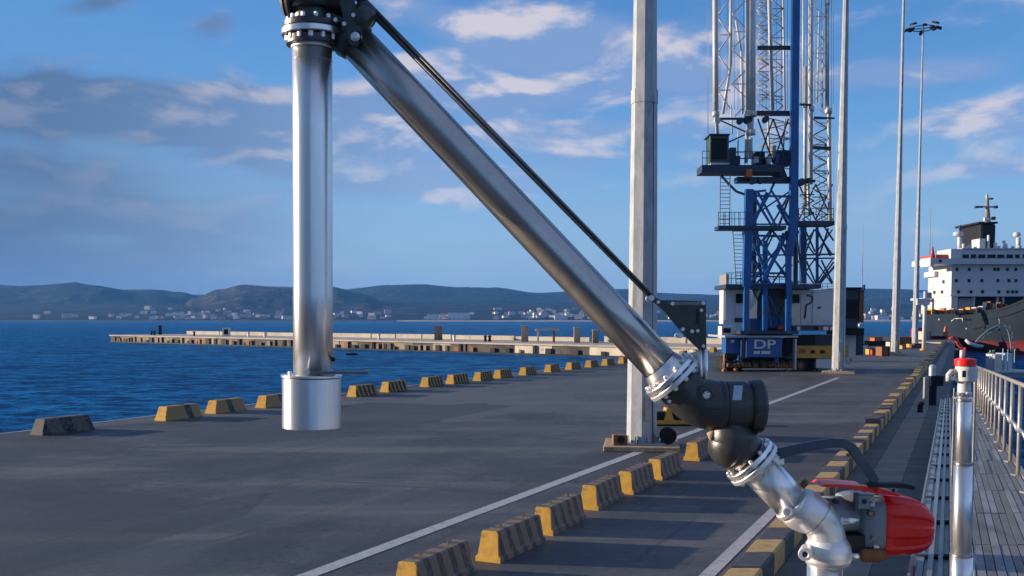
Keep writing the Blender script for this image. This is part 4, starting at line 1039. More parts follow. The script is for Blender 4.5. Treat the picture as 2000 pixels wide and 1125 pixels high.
# town: every house its own object
HM = [mat('house_wall_%s' % n, c, tuple(x*.85 for x in c), .8, 0, .05, .5) for n, c in (('white',(.85,.80,.75)),('cream',(.80,.70,.60)),('pink',(.62,.48,.42)),('grey',(.45,.44,.45)))]
RM = [mat('roof_%s' % n, c, None, .9, 0, .05, .5) for n, c in (('tile',(.32,.15,.10)),('grey',(.30,.30,.32)),('pale',(.55,.50,.46)))]
rr = random.Random(21)
meshes = []
for j in range(14):
    w = rr.uniform(10, 30); d_ = rr.uniform(10, 16); h = rr.choice((6,7,9,11,14)); k = MB(); k.box((-w/2,-d_/2,-4),(w/2,d_/2,h)); k.cur = 1
    if h > 8: k.box((-w/2-.4,-d_/2-.4,h+.01),(w/2+.4,d_/2+.4,h+.8))
    else: k.add([(-w/2-.5,-d_/2-.5,h+.01),(w/2+.5,-d_/2-.5,h+.01),(w/2+.5,d_/2+.5,h+.01),(-w/2-.5,d_/2+.5,h+.01),(-w/2+2,0,h+3),(w/2-2,0,h+3)], [(0,1,5,4),(1,2,5),(2,3,4,5),(3,0,4),(3,2,1,0)])
    o = k.build('town_house', [HM[j % 4], RM[j % 3]]); meshes.append(o.data); bpy.data.objects.remove(o)
def house(u, y, me, zoff=0, grp='houses of the town on the far shore'):
    j = meshes.index(me); h = max(q.co.z for q in me.vertices); w = max(q.co.x for q in me.vertices)*2
    zone = ['at the far left','left end of town','over the pier tip','left of the steel pipe','right of the steel pipe','near the warehouses','under the middle hill','left of the slanting pipe','behind the slanting pipe','left of the crane','right of the crane']
    zi = sum(u > q for q in (120,240,400,600,760,940,1020,1110,1240,1500))
    dist = 'waterfront' if y < 3480 else 'mid-slope' if y < 3700 else 'uphill'
    lab = '%s %s %s, %s roof, %s' % (dist, ('white','cream','pinkish','grey')[j % 4], 'long house' if w > 22 else 'tall block' if h > 10 else 'small house', ('tiled','grey','pale')[j % 3], zone[zi])
    x = (u-1000)/2000*y
    o = bpy.data.objects.new('town_house', me); COL.objects.link(o); o.location = (x, y, coast_z(y)+zoff); o.rotation_euler = (0,0,rr.uniform(-.4,.4))
    tag(o, lab, 'house', grp)
dens = [(60,560,30),(480,570,14),(650,760,18),(830,930,12),(960,1240,72),(1240,1420,24),(1680,1830,24),(250,480,26)]
for (a, b, n) in dens:
    for _ in range(n):
        u = rr.uniform(a, b); y = 3380+abs(rr.gauss(0, 1))*(330 if a > 900 or a < 300 else 200)
        house(u, min(y, 4150), rr.choice(meshes))
def hall(u0, u1, vt, y, lab, roof=0):
    x0 = (u0-1000)/2000*y; x1 = (u1-1000)/2000*y; z0 = coast_z(y)-1; z1 = CAMZ+(624-vt)*y/2000
    t = thing('long_warehouse', lab, 'warehouse', ((x0+x1)/2, y, z0))
    k = MB(); k.box((x0,y,z0-2),(x1,y+30,z1)); k.build('wall', HM[0], t)
    k = MB(); k.box((x0-1,y-1,z1+.01),(x1+1,y+31,z1+1.4)); k.build('roof', RM[2], t)
    n = int((x1-x0)/14)
    for j in range(n):
        k = MB(); xx = x0+(x1-x0)*(j+.3)/n; k.box((xx,y-.3,z0+2),(xx+5,y-.01,z0+6)); k.build('door', HM[3], t)
hall(835,858,614,3360,'shorter white warehouse left of the longest one on the far shore')
hall(875,917,611,3370,'longest white warehouse on the far shore, at the water')
hall(1712,1735,617,3360,'white shed on the far shore between the crane and the third mast')
hall(1083,1107,617,3360,'white shed by the beach left of the slanting pipe')

# ------------------------------------------------------------------ loading arm (stands on a riser just in front of the camera)
YA = 7.0
def A(u, v, dy=0.0): return D(u, v, YA+dy)
K = YA/2000*1.004
foot = A(1610, 1125); foot = Vector((foot.x, YA, 0))
arm = thing('loading_arm', 'large stainless steel loading arm with hanging drop pipe, black swivels and red actuator', 'loading arm', foot)
def ap(name, mb, m, **kw): return mb.build(name, M[m] if isinstance(m, str) else m, kw.pop('parent', arm), **kw)
def axis(a, b): return (b-a).normalized()
def bolts(c, ax, r, n, br, l0, l1, m='steel_cast', parent=None, name='bolt', ph=0):
    ax = ax.normalized(); ref = Vector((0,1,0)) if abs(ax.y) < .9 else Vector((1,0,0))
    x = (ref-ax*ref.dot(ax)).normalized(); y = ax.cross(x)
    for j in range(n):
        a = 2*math.pi*j/n+ph; q = c+(x*math.cos(a)+y*math.sin(a))*r
        k = MB(); k.cyl(q+ax*l0, q+ax*l1, br, n=6, smooth=False); k.cyl(q+ax*(l0-.006), q+ax*(l1+.006), br*.55, n=8); ap(name, k, m, parent=parent or arm)
# hanging drop pipe
pt, pb = A(610,95), A(611.5,732); ax = axis(pt, pb)
k = MB(); k.sweep([pt+(pb-pt)*f for f in (0,.25,.5,.75,1)], 38*K, 64); ap('drop_pipe', k, 'steel')
k = MB(); k.cyl(pt+ax*.08, pt+ax*.083, 38.3*K, n=64); ap('weld_seam', k, 'steel_dull')
# sleeve at its lower end
st_, sb_ = A(608.5,738), A(608.5,836); ax2 = axis(st_, sb_); h = (sb_-st_).length
k = MB(); k.lathe(st_, ax2, [(0,.001),(0,55*K),(.004,56.5*K),(h-.008,56.5*K),(h-.003,55.8*K),(h,54*K),(h,50*K),(.02,50*K),(.02,.001)], 72); slv = ap('sleeve', k, 'steel')
k = MB(); k.lathe(A(608.5,732), ax2, [(0,.001),(0,58*K),(.003,59*K),(.014,59*K),(.016,58*K),(.020,.001)], 72); ap('sleeve_flange', k, 'steel')
k = MB(); k.box(tuple(A(598,731,-.15)), tuple(A(722,724.5,-.10))); hb = ap('handle_bar', k, 'rod', bevel=.003)
k = MB(); q = A(600,727,-.17); k.cyl(q, q+Vector((0,.03,0)), 4.2*K, n=14); ap('handle_pin', k, 'steel_cast', parent=hb)
k = MB(); q = A(648,702,-.02); k.cyl(q, q+Vector((.02,0,0)), 4*K, n=10); ap('drain_plug', k, 'black')
for uu in (566, 652): k = MB(); q = A(uu,730,-.06); k.cyl(q+Vector((0,0,-.012)), q+Vector((0,0,.016)), 4*K, n=6, smooth=False); ap('clamp_bolt', k, 'steel_cast')
# upper swivel flange
k = MB(); k.lathe(A(610,97), (0,0,1), [(0,38.5*K),(.006,40*K),(.03,40*K),(.05,42*K),(.054,.001)], 48); ap('collar', k, 'steel_cast')
k = MB(); k.lathe(A(612,91), (0,0,1), [(0,.001),(0,49*K),(.004,51*K),(.05,51*K),(.052,.001)], 48); ap('lower_flange', k, 'cast_black')
k = MB(); k.lathe(A(612,73), (0,0,1), [(0,.001),(0,58*K),(.004,60*K),(.036,60*K),(.042,57*K),(.043,.001)], 64); ap('flange_ring', k, 'steel')
k = MB(); k.lathe(A(612,60), (0,0,1), [(0,.001),(0,55*K),(.008,57*K),(.040,57*K),(.050,52*K),(.055,.001)], 48); ap('upper_flange', k, 'cast_black')
bolts(A(612,80), Vector((0,0,1)), 49*K, 14, 5*K, -.012, .02, ph=.1)
bolts(A(612,44), Vector((0,0,1)), 47*K, 12, 4.4*K, -.005, .022, ph=.3)
k = MB(); k.lathe(A(610,45), (0,0,1), [(0,38*K),(.02,36*K),(.07,36*K),(.11,40*K),(.15,50*K),(.2,56*K)], 40); ap('swivel_neck', k, 'cast_black')
k = MB(); k.sweep(bez(A(612,22), A(612,-30), A(600,-70), A(560,-110), 12), [46*K]*13, 36); ap('top_elbow', k, 'cast_black')
k = MB(); k.lathe(A(560,-18,.03), Vector((1,0,0)), [(0,.001),(0,50*K),(.03,57*K),(.045,57*K),(.05,50*K),(.42,50*K),(.43,40*K),(.43,.001)], 44); ap('swivel_housing', k, 'cast_black')
k = MB(); k.lathe(A(553,-18,.03), Vector((1,0,0)), [(0,.001),(0,44*K),(.02,52*K),(.022,.001)], 44); ap('housing_rim', k, 'rod')
# link plates at the top of the arm
for dy in (-.16, .12):
    k = MB(); k.prism([A(668,-60,dy),A(702,-60,dy),A(692,0,dy),A(706,52,dy),A(707,80,dy),A(696,90,dy),A(682,86,dy),A(676,60,dy),A(664,10,dy)], (0,.035,0)); ap('link_plate', k, 'cast_black', bevel=.003)
k = MB(); q = A(693,70,-.19); k.lathe(q, (0,1,0), [(0,.001),(.002,5*K),(.012,8.5*K),(.03,9*K),(.03,12*K),(.05,12*K)], 24); ap('pivot_bolt', k, 'steel_cast')
for (u,v) in ((690,29),(672,46),(655,38)):
    k = MB(); q = A(u,v,-.19); k.cyl(q, q+Vector((0,.03,0)), 4*K, n=6, smooth=False); ap('link_bolt', k, 'steel_cast')
k = MB(); k.lathe(A(697,28,-.1), axis(A(697,28),A(720,48)), [(0,.001),(0,22*K),(.06,24*K),(.10,22*K),(.115,.001)], 30); ap('spring_housing', k, 'cast_black')
k = MB(); k.ball(A(712,30,-.02), 24*K, 24, 14, (1,1,1.1)); ap('knuckle', k, 'cast_black')
k = MB(); k.prism([A(640,20,-.05),A(684,40,-.05),A(700,100,-.05),A(668,106,-.05),A(650,96,-.05)], (0,.14,0)); ap('knuckle_bracket', k, 'cast_black', bevel=.006)
# main diagonal pipe
a0, a1 = A(688,74), A(1303,728); ax = axis(a0, a1)
k = MB(); k.sweep([a0+(a1-a0)*f for f in (0,.2,.4,.6,.8,1)], [35*K,36*K,36*K,36.5*K,37*K,37*K], 64); ap('arm_pipe', k, 'steel_dull')
k = MB(); k.cyl(a0-ax*.03, a0+ax*.05, 38*K, n=48); ap('arm_collar', k, 'cast_black')
# balance rod: a flat pair of bars
b0, b1 = A(700,-6,-.02), A(1277,584,-.02); bx = axis(b0, b1); pr_ = Vector((-bx.z,0,bx.x))
for s_, nm in ((1,'balance_rod'),(-1,'balance_rod')):
    k = MB(); k.sweep([b0+pr_*s_*4.4*K, b1+pr_*s_*2.8*K], [4.6*K,3.0*K], 12); ap(nm, k, 'rod')
k = MB(); k.beam(b0, b1, .006, 8*K, up=(0,1,0)); ap('rod_web', k, 'rubber')
# triangular bracket
pl = [A(u,v,-.07) for u,v in ((1274,577),(1290,586),(1311,590),(1362,592),(1366,588),(1379,588),(1380,680),(1364,681),(1350,668),(1334,651),(1322,637),(1296,606),(1272,585))]
k = MB(); k.prism(pl, (0,.035,0)); ap('bracket_plate', k, 'cast_black', bevel=.003)
k = MB(); k.prism([A(u,v,.05) for u,v in ((1290,586),(1379,588),(1380,680),(1334,651))], (0,.035,0)); ap('bracket_plate', k, 'cast_black', bevel=.003)
k = MB(); k.box(tuple(A(1362,632,-.085)), tuple(A(1366,604,-.071))); ap('bracket_slot', k, 'rubber')
k = MB(); k.box(tuple(A(1306,596,-.078)), tuple(A(1362,590.5,.085))); ap('bracket_rib', k, 'rod')
for (u,v,r) in ((1273,582,5.5),(1286,590,3.5),(1314,593,4),(1374,592,4),(1370,606,3.5),(1334,643,4),(1330,656,4.5),(1363,646,3.5),(1374,676,3.5),(1352,647,4)):
    k = MB(); q = A(u,v,-.09); k.cyl(q, q+Vector((0,.19 if r > 4 else .025,0)), r*K, n=6 if r < 5 else 12, smooth=False); ap('bracket_bolt', k, 'steel_cast')
for (u,w) in ((1368,4.6),(1377.5,5)):
    k = MB(); k.cyl(A(u-.5,680,-.05), A(u+1.5,762,-.05), w*K, n=16); ap('post_rod', k, 'steel')
# lower flange on the diagonal pipe
fc = A(1306,731); fx = axis(a0, a1)
def flange(c, ax, r, t0, t1, m, name, n=64, ch=.004):
    k = MB(); k.lathe(c, ax, [(t0,.001),(t0,r-ch),(t0+ch,r),(t1-ch,r),(t1,r-ch),(t1,.001)], n); return ap(name, k, m)
flange(fc, fx, 58*K, -.010, .026, 'steel', 'flange'); flange(fc, fx, 58*K, .036, .070, 'steel_cast', 'flange')
flange(fc, fx, 52*K, .0261, .0359, 'rubber', 'gasket')
k = MB(); k.lathe(fc, fx, [(-.09,37.5*K),(-.05,42*K),(-.012,45*K),(-.0101,45*K)], 48); ap('weld_neck', k, 'steel')
bolts(fc, fx, 50.5*K, 12, 4.6*K, -.030, .088, ph=.25)
# black elbow into the horizontal swivel
e0 = fc+fx*.07
cen = [e0, A(1342,776), A(1362,792), A(1385,795), A(1412,794)]
pts_ = bez(e0, A(1352,782), A(1370,793), A(1414,793), 14)
k = MB(); k.sweep(pts_, [44*K+ (49-44)*K*min(1,i/8) for i in range(15)], 44); elb = ap('black_elbow', k, 'cast_black')
k = MB(); k.lathe(A(1402,793), (1,0,0), [(0,.001),(0,48*K),(.01,50*K),(.03,50.5*K),(.032,47*K),(.05,47*K),(.052,49*K),(.18,49*K),(.182,45*K),(.215,45*K),(.217,50*K),(.235,52*K),(.29,52*K),(.305,49*K),(.308,.001)], 64); sw = ap('swivel_body', k, 'cast_black')
k = MB(); k.lathe(A(1496,793), (1,0,0), [(0,.001),(0,20*K),(.006,18*K),(.006,.001)], 32); ap('end_cap_boss', k, 'cast_black')
q = A(1378,771,-.17); k = MB(); k.lathe(q, (0,1,0), [(0,.001),(0,15*K),(.01,18*K),(.05,19*K),(.12,22*K)], 36); ap('pivot_boss', k, 'cast_black')
q = A(1380,772,-.185); k = MB(); k.lathe(q, (0,1,0), [(0,.001),(0,6*K),(.006,8*K),(.02,8*K)], 6); ap('pivot_nut', k, 'steel_cast')
for j in range(5):
    a = j*1.26; k = MB(); qq = q+Vector((math.cos(a)*7*K,-.004,math.sin(a)*7*K)); k.cyl(qq, qq+Vector((0,.02,0)), 2.2*K, n=8); ap('nut_pin', k, 'rod')
# silver label lying on the swivel's upper front
R_ = 49.6*K; cx = A(1425,793); nn = 8; vs = []
for i in range(nn+1):
    an = math.radians(18+40*i/nn)
    for s_ in (0, 1): vs.append(Vector((A(1420+i*.9,793).x + s_*17*K, cx.y-R_*math.cos(an), cx.z+R_*math.sin(an))))
k = MB(); k.add(vs, [(2*i, 2*i+1, 2*i+3, 2*i+2) for i in range(nn)], True); ap('swivel_label', k, 'label')
k = MB(); k.box(tuple(A(1376,800,-.178)), tuple(A(1404,797.5,-.14))); ap('cast_rib', k, 'rubber')
for (u,v) in ((1330,766),(1308,784)):
    k = MB(); qq = A(u,v,-.12); k.cyl(qq, qq+Vector((0,.06,0)), 3.6*K, n=6, smooth=False); ap('elbow_bolt', k, 'steel_cast')
# lower black ball elbow
k = MB(); k.sweep(bez(A(1436,822), A(1426,850), A(1432,868), A(1458,892), 12), [34*K,38*K,42*K,45*K,47*K,48*K,48*K,48*K,47*K,46*K,45*K,44*K,42*K], 44); ap('ball_elbow', k, 'cast_black')
k = MB(); k.ball(A(1430,870), 47*K, 40, 24); ap('ball_housing', k, 'cast_black')
k = MB(); k.cyl(A(1398,846,-.05), A(1384,853,-.05), 8*K, n=12); ap('grease_port', k, 'plinth')
# second flange pair and lower stub pipe
g0, g1 = A(1462,896), A(1549,986); gx = axis(g0, g1)
flange(g0, gx, 55*K, -.008, .028, 'steel', 'flange'); flange(g0, gx, 56*K, .038, .072, 'steel_cast', 'flange'); flange(g0, gx, 50*K, .0281, .0379, 'rubber', 'gasket')
bolts(g0, gx, 48.5*K, 12, 4.2*K, -.026, .090, ph=.1)
k = MB(); k.cyl(g0+gx*.07, g1, 36*K, n=56); ap('stub_pipe', k, 'steel')
k = MB(); k.lathe(g1, gx, [(-.02,.001),(-.02,37.5*K),(-.014,39.5*K),(.012,39.5*K),(.014,.001)], 48); ap('stub_clamp', k, 'steel_cast')
q = A(1539,1000,-.14); k = MB(); k.lathe(q, Vector((-.3,-1,0)), [(-.04,10*K),(.0,10*K),(.012,9*K),(.012,6*K),(.0,5*K),(.0,.001)], 20); ap('clamp_boss', k, 'steel_cast')
# cast elbow turning down into the riser
epts = bez(g1, A(1580,1006), A(1614,1006), A(1616,1064), 18)
k = MB(); k.sweep(epts, [37.5*K,40*K,42*K,43*K,43*K,42.5*K,42*K,41*K,40*K,39*K,38*K,37*K]+[36*K]*7, 52); ap('riser_elbow', k, 'steel_cast')
t_ = (epts[10]-epts[8]).normalized(); k = MB(); k.cyl(epts[9]-t_*.003, epts[9]+t_*.003, 39.8*K, n=48); ap('weld_seam', k, 'steel_dull')
k = MB(); k.lathe(A(1616,1105), (0,0,1), [(0,.001),(0,36*K),(.015,41*K),(.04,44.5*K),(.08,46*K),(.12,45*K),(.155,42*K),(.18,38*K),(.20,34*K),(.205,.001)], 52); ap('swivel_collar', k, 'steel_cast')
q = A(1573,1081,-.16); k = MB(); k.lathe(q, Vector((.35,1,0)), [(-.03,.001),(-.03,5*K),(-.035,7*K),(-.035,12*K),(-.03,13*K),(.03,13*K),(.12,12*K)], 28); bs = ap('collar_boss', k, 'steel_cast')
k = MB(); k.cyl(q+Vector((-.0105,-.03,0)), q+Vector((0,0,0)), 6*K, n=6, smooth=False); ap('boss_socket', k, 'rubber', parent=bs)
rb = A(1611,1100)
k = MB(); k.cyl(rb, Vector((rb.x, rb.y, .03)), 34*K, n=56); ap('riser_pipe', k, 'steel')
k = MB(); k.lathe(Vector((rb.x,rb.y,0.0)), (0,0,1), [(0,.001),(0,.26),(.03,.26),(.03,.001)], 40); ap('base_flange', k, 'steel_cast')
bolts(Vector((rb.x,rb.y,.03)), Vector((0,0,1)), .21, 8, .014, -.01, .03)
# handle of the lower swivel
k = MB(); k.box(tuple(A(1500,908,-.05)), tuple(A(1527,876,.02))); ap('handle_bracket', k, 'steel', bevel=.004)
for (u,v) in ((1509,882),(1521,886)): k = MB(); q = A(u,v,-.065); k.cyl(q, q+Vector((0,.02,0)), 4.5*K, n=6, smooth=False); ap('bracket_bolt', k, 'cast_black')
hp = [(1522,886),(1545,880),(1590,870),(1625,865),(1648,866),(1663,874),(1680,898),(1700,925),(1710,941)]
k = MB(); pts3 = [A(u,v,-.06) for u,v in hp]; o_ = []
wd = [11,10,9,9,9,9.5,9.5,9,8]
n = len(pts3); vs = []
for i,p_ in enumerate(pts3):
    t_ = (pts3[min(i+1,n-1)]-pts3[max(i-1,0)]).normalized(); q_ = Vector((-t_.z,0,t_.x))*wd[i]*K
    vs += [p_+q_+Vector((0,-.012,0)), p_-q_+Vector((0,-.012,0)), p_-q_+Vector((0,.03,0)), p_+q_+Vector((0,.03,0))]
fs = []
for i in range(n-1):
    for j in range(4): fs.append((i*4+j, i*4+(j+1)%4, (i+1)*4+(j+1)%4, (i+1)*4+j))
fs += [(0,1,2,3), ((n-1)*4+3,(n-1)*4+2,(n-1)*4+1,(n-1)*4)]
k.add(vs, [f[::-1] for f in fs]); ap('pull_handle', k, 'blue_grey', bevel=.003)
k = MB(); k.cyl(A(1657,886,-.05), A(1656,892,-.05), 4*K, n=10); ap('handle_stop', k, 'orange')
# actuator: grey gear case, red ribbed cap
def rloft(name, secs, m, n=56, ribs=0, power=2.8, yc=0.0):
    """secs: (u, centre v, half height px, half depth m)"""
    k = MB(); rings = []; n = 180 if ribs else n
    for (u, v, hv, hd) in secs:
        c = A(u, v, yc); ring = []
        for i in range(n):
            a = 2*math.pi*i/n; ca, sa = math.cos(a), math.sin(a)
            r = 1/((abs(ca)**power+abs(sa)**power)**(1/power))
            if ribs: r *= 1 - .07*min(1, max(0, (math.sin(a*ribs+.6)-.1)*4))*(1 if hv > 12 else 0)
            ring.append(Vector((c.x, c.y+ca*r*hd, c.z+sa*r*hv*K)))
        rings.append(ring)
    vs = [p for r in rings for p in r]
    fs = [(i*n+j, i*n+(j+1)%n, (i+1)*n+(j+1)%n, (i+1)*n+j) for i in range(len(rings)-1) for j in range(n)]
    k.add(vs, [f[::-1] for f in fs], True); k.add(rings[0], [list(range(n))]); k.add(rings[-1], [list(range(n))[::-1]])
    return ap(name, k, m)
rloft('red_cap', [(1711,1021,58,.205),(1716,1021,61,.215),(1740,1022,60,.215),(1765,1023,57,.205),(1784,1024,52,.195),(1797,1025,45,.175),(1806,1026,36,.15),(1812,1027,26,.12),(1815,1027,16,.08),(1816,1027,6,.03)], 'red_paint', ribs=9, power=4.2, yc=.17)
rloft('gear_case', [(1640,990,26,.12),(1655,994,34,.14),(1672,1000,42,.16),(1674,1019,59,.195),(1704,1018,60,.20),(1711,1018,60,.20)], 'grey_paint', power=3.6, yc=.17)
k = MB(); k.cyl(A(1588,1004,.12), A(1668,1004,.12), 36*K, n=48); ap('mounting_disc', k, 'grey_paint')
k = MB(); k.prism([A(1604,951,-.08),A(1650,953,-.08),A(1712,964,-.08),A(1712,958,-.08),A(1690,950,-.08),A(1640,946,-.08),A(1612,946,-.08)], (0,.24,0)); ap('red_cover_strip', k, 'red_paint', bevel=.004)
k = MB(); k.prism([A(1712,964,-.1),A(1760,970,-.1),A(1752,964,-.1),A(1714,952,-.1)], (0,.2,0)); ap('red_cover_tip', k, 'red_paint', bevel=.004)
k = MB(); k.prism([A(1700,944,-.1),A(1768,945,-.1),A(1788,950,-.1),A(1787,958,-.1),A(1768,954,-.1),A(1700,952,-.1)], (0,.08,0)); ap('hand_lever', k, 'rubber', bevel=.003)
k = MB(); k.cyl(A(1745,955,-.06), A(1745,964,-.06), 2.4*K, n=8); ap('lever_pin', k, 'rubber')
k = MB(); k.sweep([A(1698,926,-.05), A(1697,942,-.05), A(1700,952,-.05)], 3.2*K, 8); ap('lever_link', k, 'rod')
k = MB(); k.sweep([A(1694,922,-.03)+Vector((12*K*math.cos(a)-9*K,0,14*K*math.sin(a)-10*K)) for a in [q*math.pi/10 for q in range(5,22)]], .9*K, 6); ap('wire_loop', k, 'rod')
k = MB(); k.box(tuple(A(1640,1084,-.01)), tuple(A(1673,1026,.35))); ap('shade_block', k, 'rubber', bevel=.006)  # black box added to darken the recess left of the gear case
k = MB(); k.cyl(A(1644,1017,-.15), A(1675,1017,-.15), 7*K, n=20); ap('vent_stub', k, 'steel')
k = MB(); k.cyl(A(1655,1087,-.05), A(1684,1086,-.05), 7*K, n=20); ap('drain_stub', k, 'steel')
k = MB(); k.lathe(A(1681,1085,-.05), (1,0,0), [(0,.001),(0,10*K),(.02,13*K),(.12,13*K),(.17,9*K),(.17,.001)], 24); ap('drain_knob', k, M['rust'])
for (u0,v0,u1,v1,m_) in ((1669,962,1674,998,'blue_grey'),(1676,966,1697,994,'grey_paint'),(1700,974,1706,990,'label'),(1697,998,1706,1008,'rust')):
    k = MB(); k.box(tuple(A(u0,v1,-.055)), tuple(A(u1,v0,-.02))); ap('control_box', k, m_, bevel=.003)
for (u,v,r) in ((1689,980,4.5),(1703,982,2.5),(1690,960,3),(1701,1003,4),(1706,1052,3),(1634,980,5),(1640,1030,4)):
    k = MB(); q = A(u,v,-.068); k.cyl(q, q+Vector((0,.06,0)), r*K, n=10); ap('case_screw', k, 'rubber' if r > 4 else 'rod')
for v in (968, 1068):
    k = MB(); q = A(1711,v,-.2); k.cyl(A(1706,v,-.02), A(1716,v,-.02), 4*K, n=6, smooth=False); ap('case_bolt', k, 'steel_cast')
for (u,v) in ((1566,950),(1572,943)):
    k = MB(); q = A(u,v,.06); k.ball(q, 7*K, 12, 8); ap('grease_nipple', k, 'rust')

# ------------------------------------------------------------------ gangway on the right, running away and slightly down
GU, GV = 1854.0, 694.0
def G(c, y, up=0.0):
    """c: sideways constant, y: distance, up: height above the deck"""
    return Vector(((GU-1000)/2000*y + c, y, CAMZ-1.43-.035*y+up))
gw = thing('gangway', 'steel gangway with ribbed grating and galvanised rail on the right', 'gangway', G(.3, 4))
CR, CLf = .815, -.19
y0g, y1g = 3.0, 34.0
def gbar(name, c0, ya, u0, c1, yb, u1, w, h=None, m='galv_rail', par=gw):
    k = MB(); k.beam(G(c0,ya,u0), G(c1,yb,u1), w, h); return k.build(name, M[m], par)
def gplate(name, ca, cb_, ya, yb, ua, ub, m, par=gw):
    vs = [G(ca,ya,ua),G(cb_,ya,ua),G(cb_,yb,ua),G(ca,yb,ua),G(ca,ya,ub),G(cb_,ya,ub),G(cb_,yb,ub),G(ca,yb,ub)]
    k = MB(); k.add(vs, [(3,2,1,0),(4,5,6,7),(0,1,5,4),(1,2,6,5),(2,3,7,6),(3,0,4,7)]); return k.build(name, M[m], par)
gplate('side_girder', .90, .96, y0g, y1g, -.30, .02, 'galv_rail'); gplate('side_girder', CLf, CLf+.05, y0g, y1g, -.34, -.05, 'grey_paint')
gplate('under_plate', CLf+.06, .89, y0g, y1g, -.20, -.16, 'c_dark')
M['grate_b'] = mat('pale_plank', (.30,.31,.32), (.22,.225,.235), .6, .1, 4, 1, .15, 60, (1,.15,1), dirt=(.13,.12,.11), dscale=4)
M['grate_c'] = mat('dark_plank', (.20,.195,.19), (.15,.15,.155), .6, .1, 4, 1, .15, 60, (1,.15,1), dirt=(.09,.085,.08), dscale=4)
M['grate'] = mat('worn_plank', (.25,.255,.265), (.18,.185,.195), .55, .2, 5, 1, .1, 60, dirt=(.12,.10,.09), dscale=4)
y = y0g; PL = 1.55
while y < y1g-.1:
    e = min(y+PL-.02, y1g); k = MB()
    nb = 12
    for j in range(nb):
        c0 = .09+j*(.80/nb); w_ = .80/nb-.007; dz = random.uniform(-.003,.003)
        vs = [G(c0,y,-.04),G(c0+w_,y,-.04),G(c0+w_,e,-.04),G(c0,e,-.04),G(c0,y,dz),G(c0+w_,y,dz),G(c0+w_,e,dz),G(c0,e,dz)]
        if y < 22:
            k = MB(); k.add(vs, [(3,2,1,0),(4,5,6,7),(0,1,5,4),(1,2,6,5),(2,3,7,6),(3,0,4,7)]); k.build('deck_plank', M[random.choice(('grate','grate_b','grate_c'))], gw)
        else: k.add(vs, [(3,2,1,0),(4,5,6,7),(0,1,5,4),(1,2,6,5),(2,3,7,6),(3,0,4,7)])
    if y >= 22: o = k.build('far_deck_planks', M['grate'], gw); o['kind'] = 'stuff'
    gplate('cross_bar', .085, .895, e-.015, e+.003, -.05, -.012, 'c_dark')
    gplate('toe_plate', .045, .075, y, e, -.02, .025, 'galv_rail')
    # left side: open cable tray with brackets
    gplate('tray_plate', CLf+.055, .04, y, e-.25, -.09, -.06, 'blue_grey')
    gplate('tray_bracket', CLf-.02, CLf+.0, y+.2, y+.42, -.25, -.02, 'galv_rail'); gplate('tray_bracket', CLf-.02, CLf+.0, y+.9, y+1.2, -.20, -.03, 'galv_rail')
    gplate('tray_rung', CLf-.03, .04, y+PL-.22, y+PL-.16, -.05, -.03, 'grey_paint')
    y += PL
gbar('tray_pipe', CLf+.10, y0g, -.02, CLf+.10, y1g, -.02, .035, m='grey_paint'); gbar('tray_pipe', -.02, y0g, .0, -.02, y1g, .0, .03, m='blue_grey')
gbar('outer_pipe', CLf-.035, y0g, -.02, CLf-.035, y1g, -.02, .02, m='grey_paint')
yy = 9.0; ys = []
while yy < y1g: ys.append(yy); yy += 1.55
for q in ys:
    a = G(.86,q,-.1); k = MB(); k.cyl(a, a+Vector((0,0,1.19)), .025, n=12); ps = k.build('rail_post', M['galv_rail'], gw)
    k = MB(); b_ = G(.86,q,.0); k.box((b_.x-.06,b_.y-.06,b_.z-.02),(b_.x+.06,b_.y+.06,b_.z+.015)); k.build('post_shoe', M['galv_rail'], ps)
for (h_, r_) in ((1.09,.027),(.56,.021)):
    k = MB(); k.cyl(G(.86,y0g,h_), G(.86,y1g,h_), r_, n=12); k.build('hand_rail' if h_ > 1 else 'knee_rail', M['galv_rail'], gw)
# chain hung along the knee rail
k = MB(); q = 6.0
while q < 26: c = G(.84,q,.55+.02*math.sin(q*4)); k.ball(c, .018, 8, 5, (1,1.8,1)); q += .11
o = k.build('rail_chain', M['steel'], gw); o['kind'] = 'stuff'
# trestle legs so that the gangway stands on something
for q in (6.0, 16.0, 26.0, 33.0):
    for c in (-.1, .9):
        a = G(c,q,-.3); k = MB(); k.beam(a, Vector((a.x, a.y, .0 if a.x < right_edge(a.y)-.15 else WZ-1)), .12); k.build('trestle_leg', M['galv_rail'], gw)

# ------------------------------------------------------------------ monitor post with the red cap
YM = 6.0; HF = .75
def Q(u, v, dy=0.0): return D(u, v, YM+dy)
KM = YM/2000*1.004
base = Q(1877,1168); gz = CAMZ-1.43-.035*YM
mp = thing('hydrant_post', 'telescopic silver post with white head and red cap beside the gangway', 'hydrant', Vector((base.x, YM, gz)))
def mpart(name, k, m, **kw): return k.build(name, M[m], kw.pop('parent', mp), **kw)
top = Q(1885,770)
k = MB(); k.cyl(Q(1877,1169), Q(1877.5,1082), 21.5*KM, n=40); mpart('lower_tube', k, 'steel')
k = MB(); k.cyl(Q(1877.5,1090), Q(1881,905), 18.5*KM, 17.2*KM, 40); mpart('middle_tube', k, 'steel')
k = MB(); k.cyl(Q(1881,906), Q(1883,766), 15.6*KM, 13.6*KM, 40); mpart('upper_tube', k, 'steel')
for (u,v,r) in ((1877.5,1083,22.5),(1881,905,18.5),(1882.5,781,15),(1883,770,15)):
    k = MB(); c = Q(u,v); k.lathe(c-Vector((0,0,.008)), (0,0,1), [(0,.001),(0,r*KM-.002),(.003,r*KM),(.014,r*KM),(.017,r*KM-.002),(.017,.001)], 40); mpart('joint_ring', k, 'steel_dull')
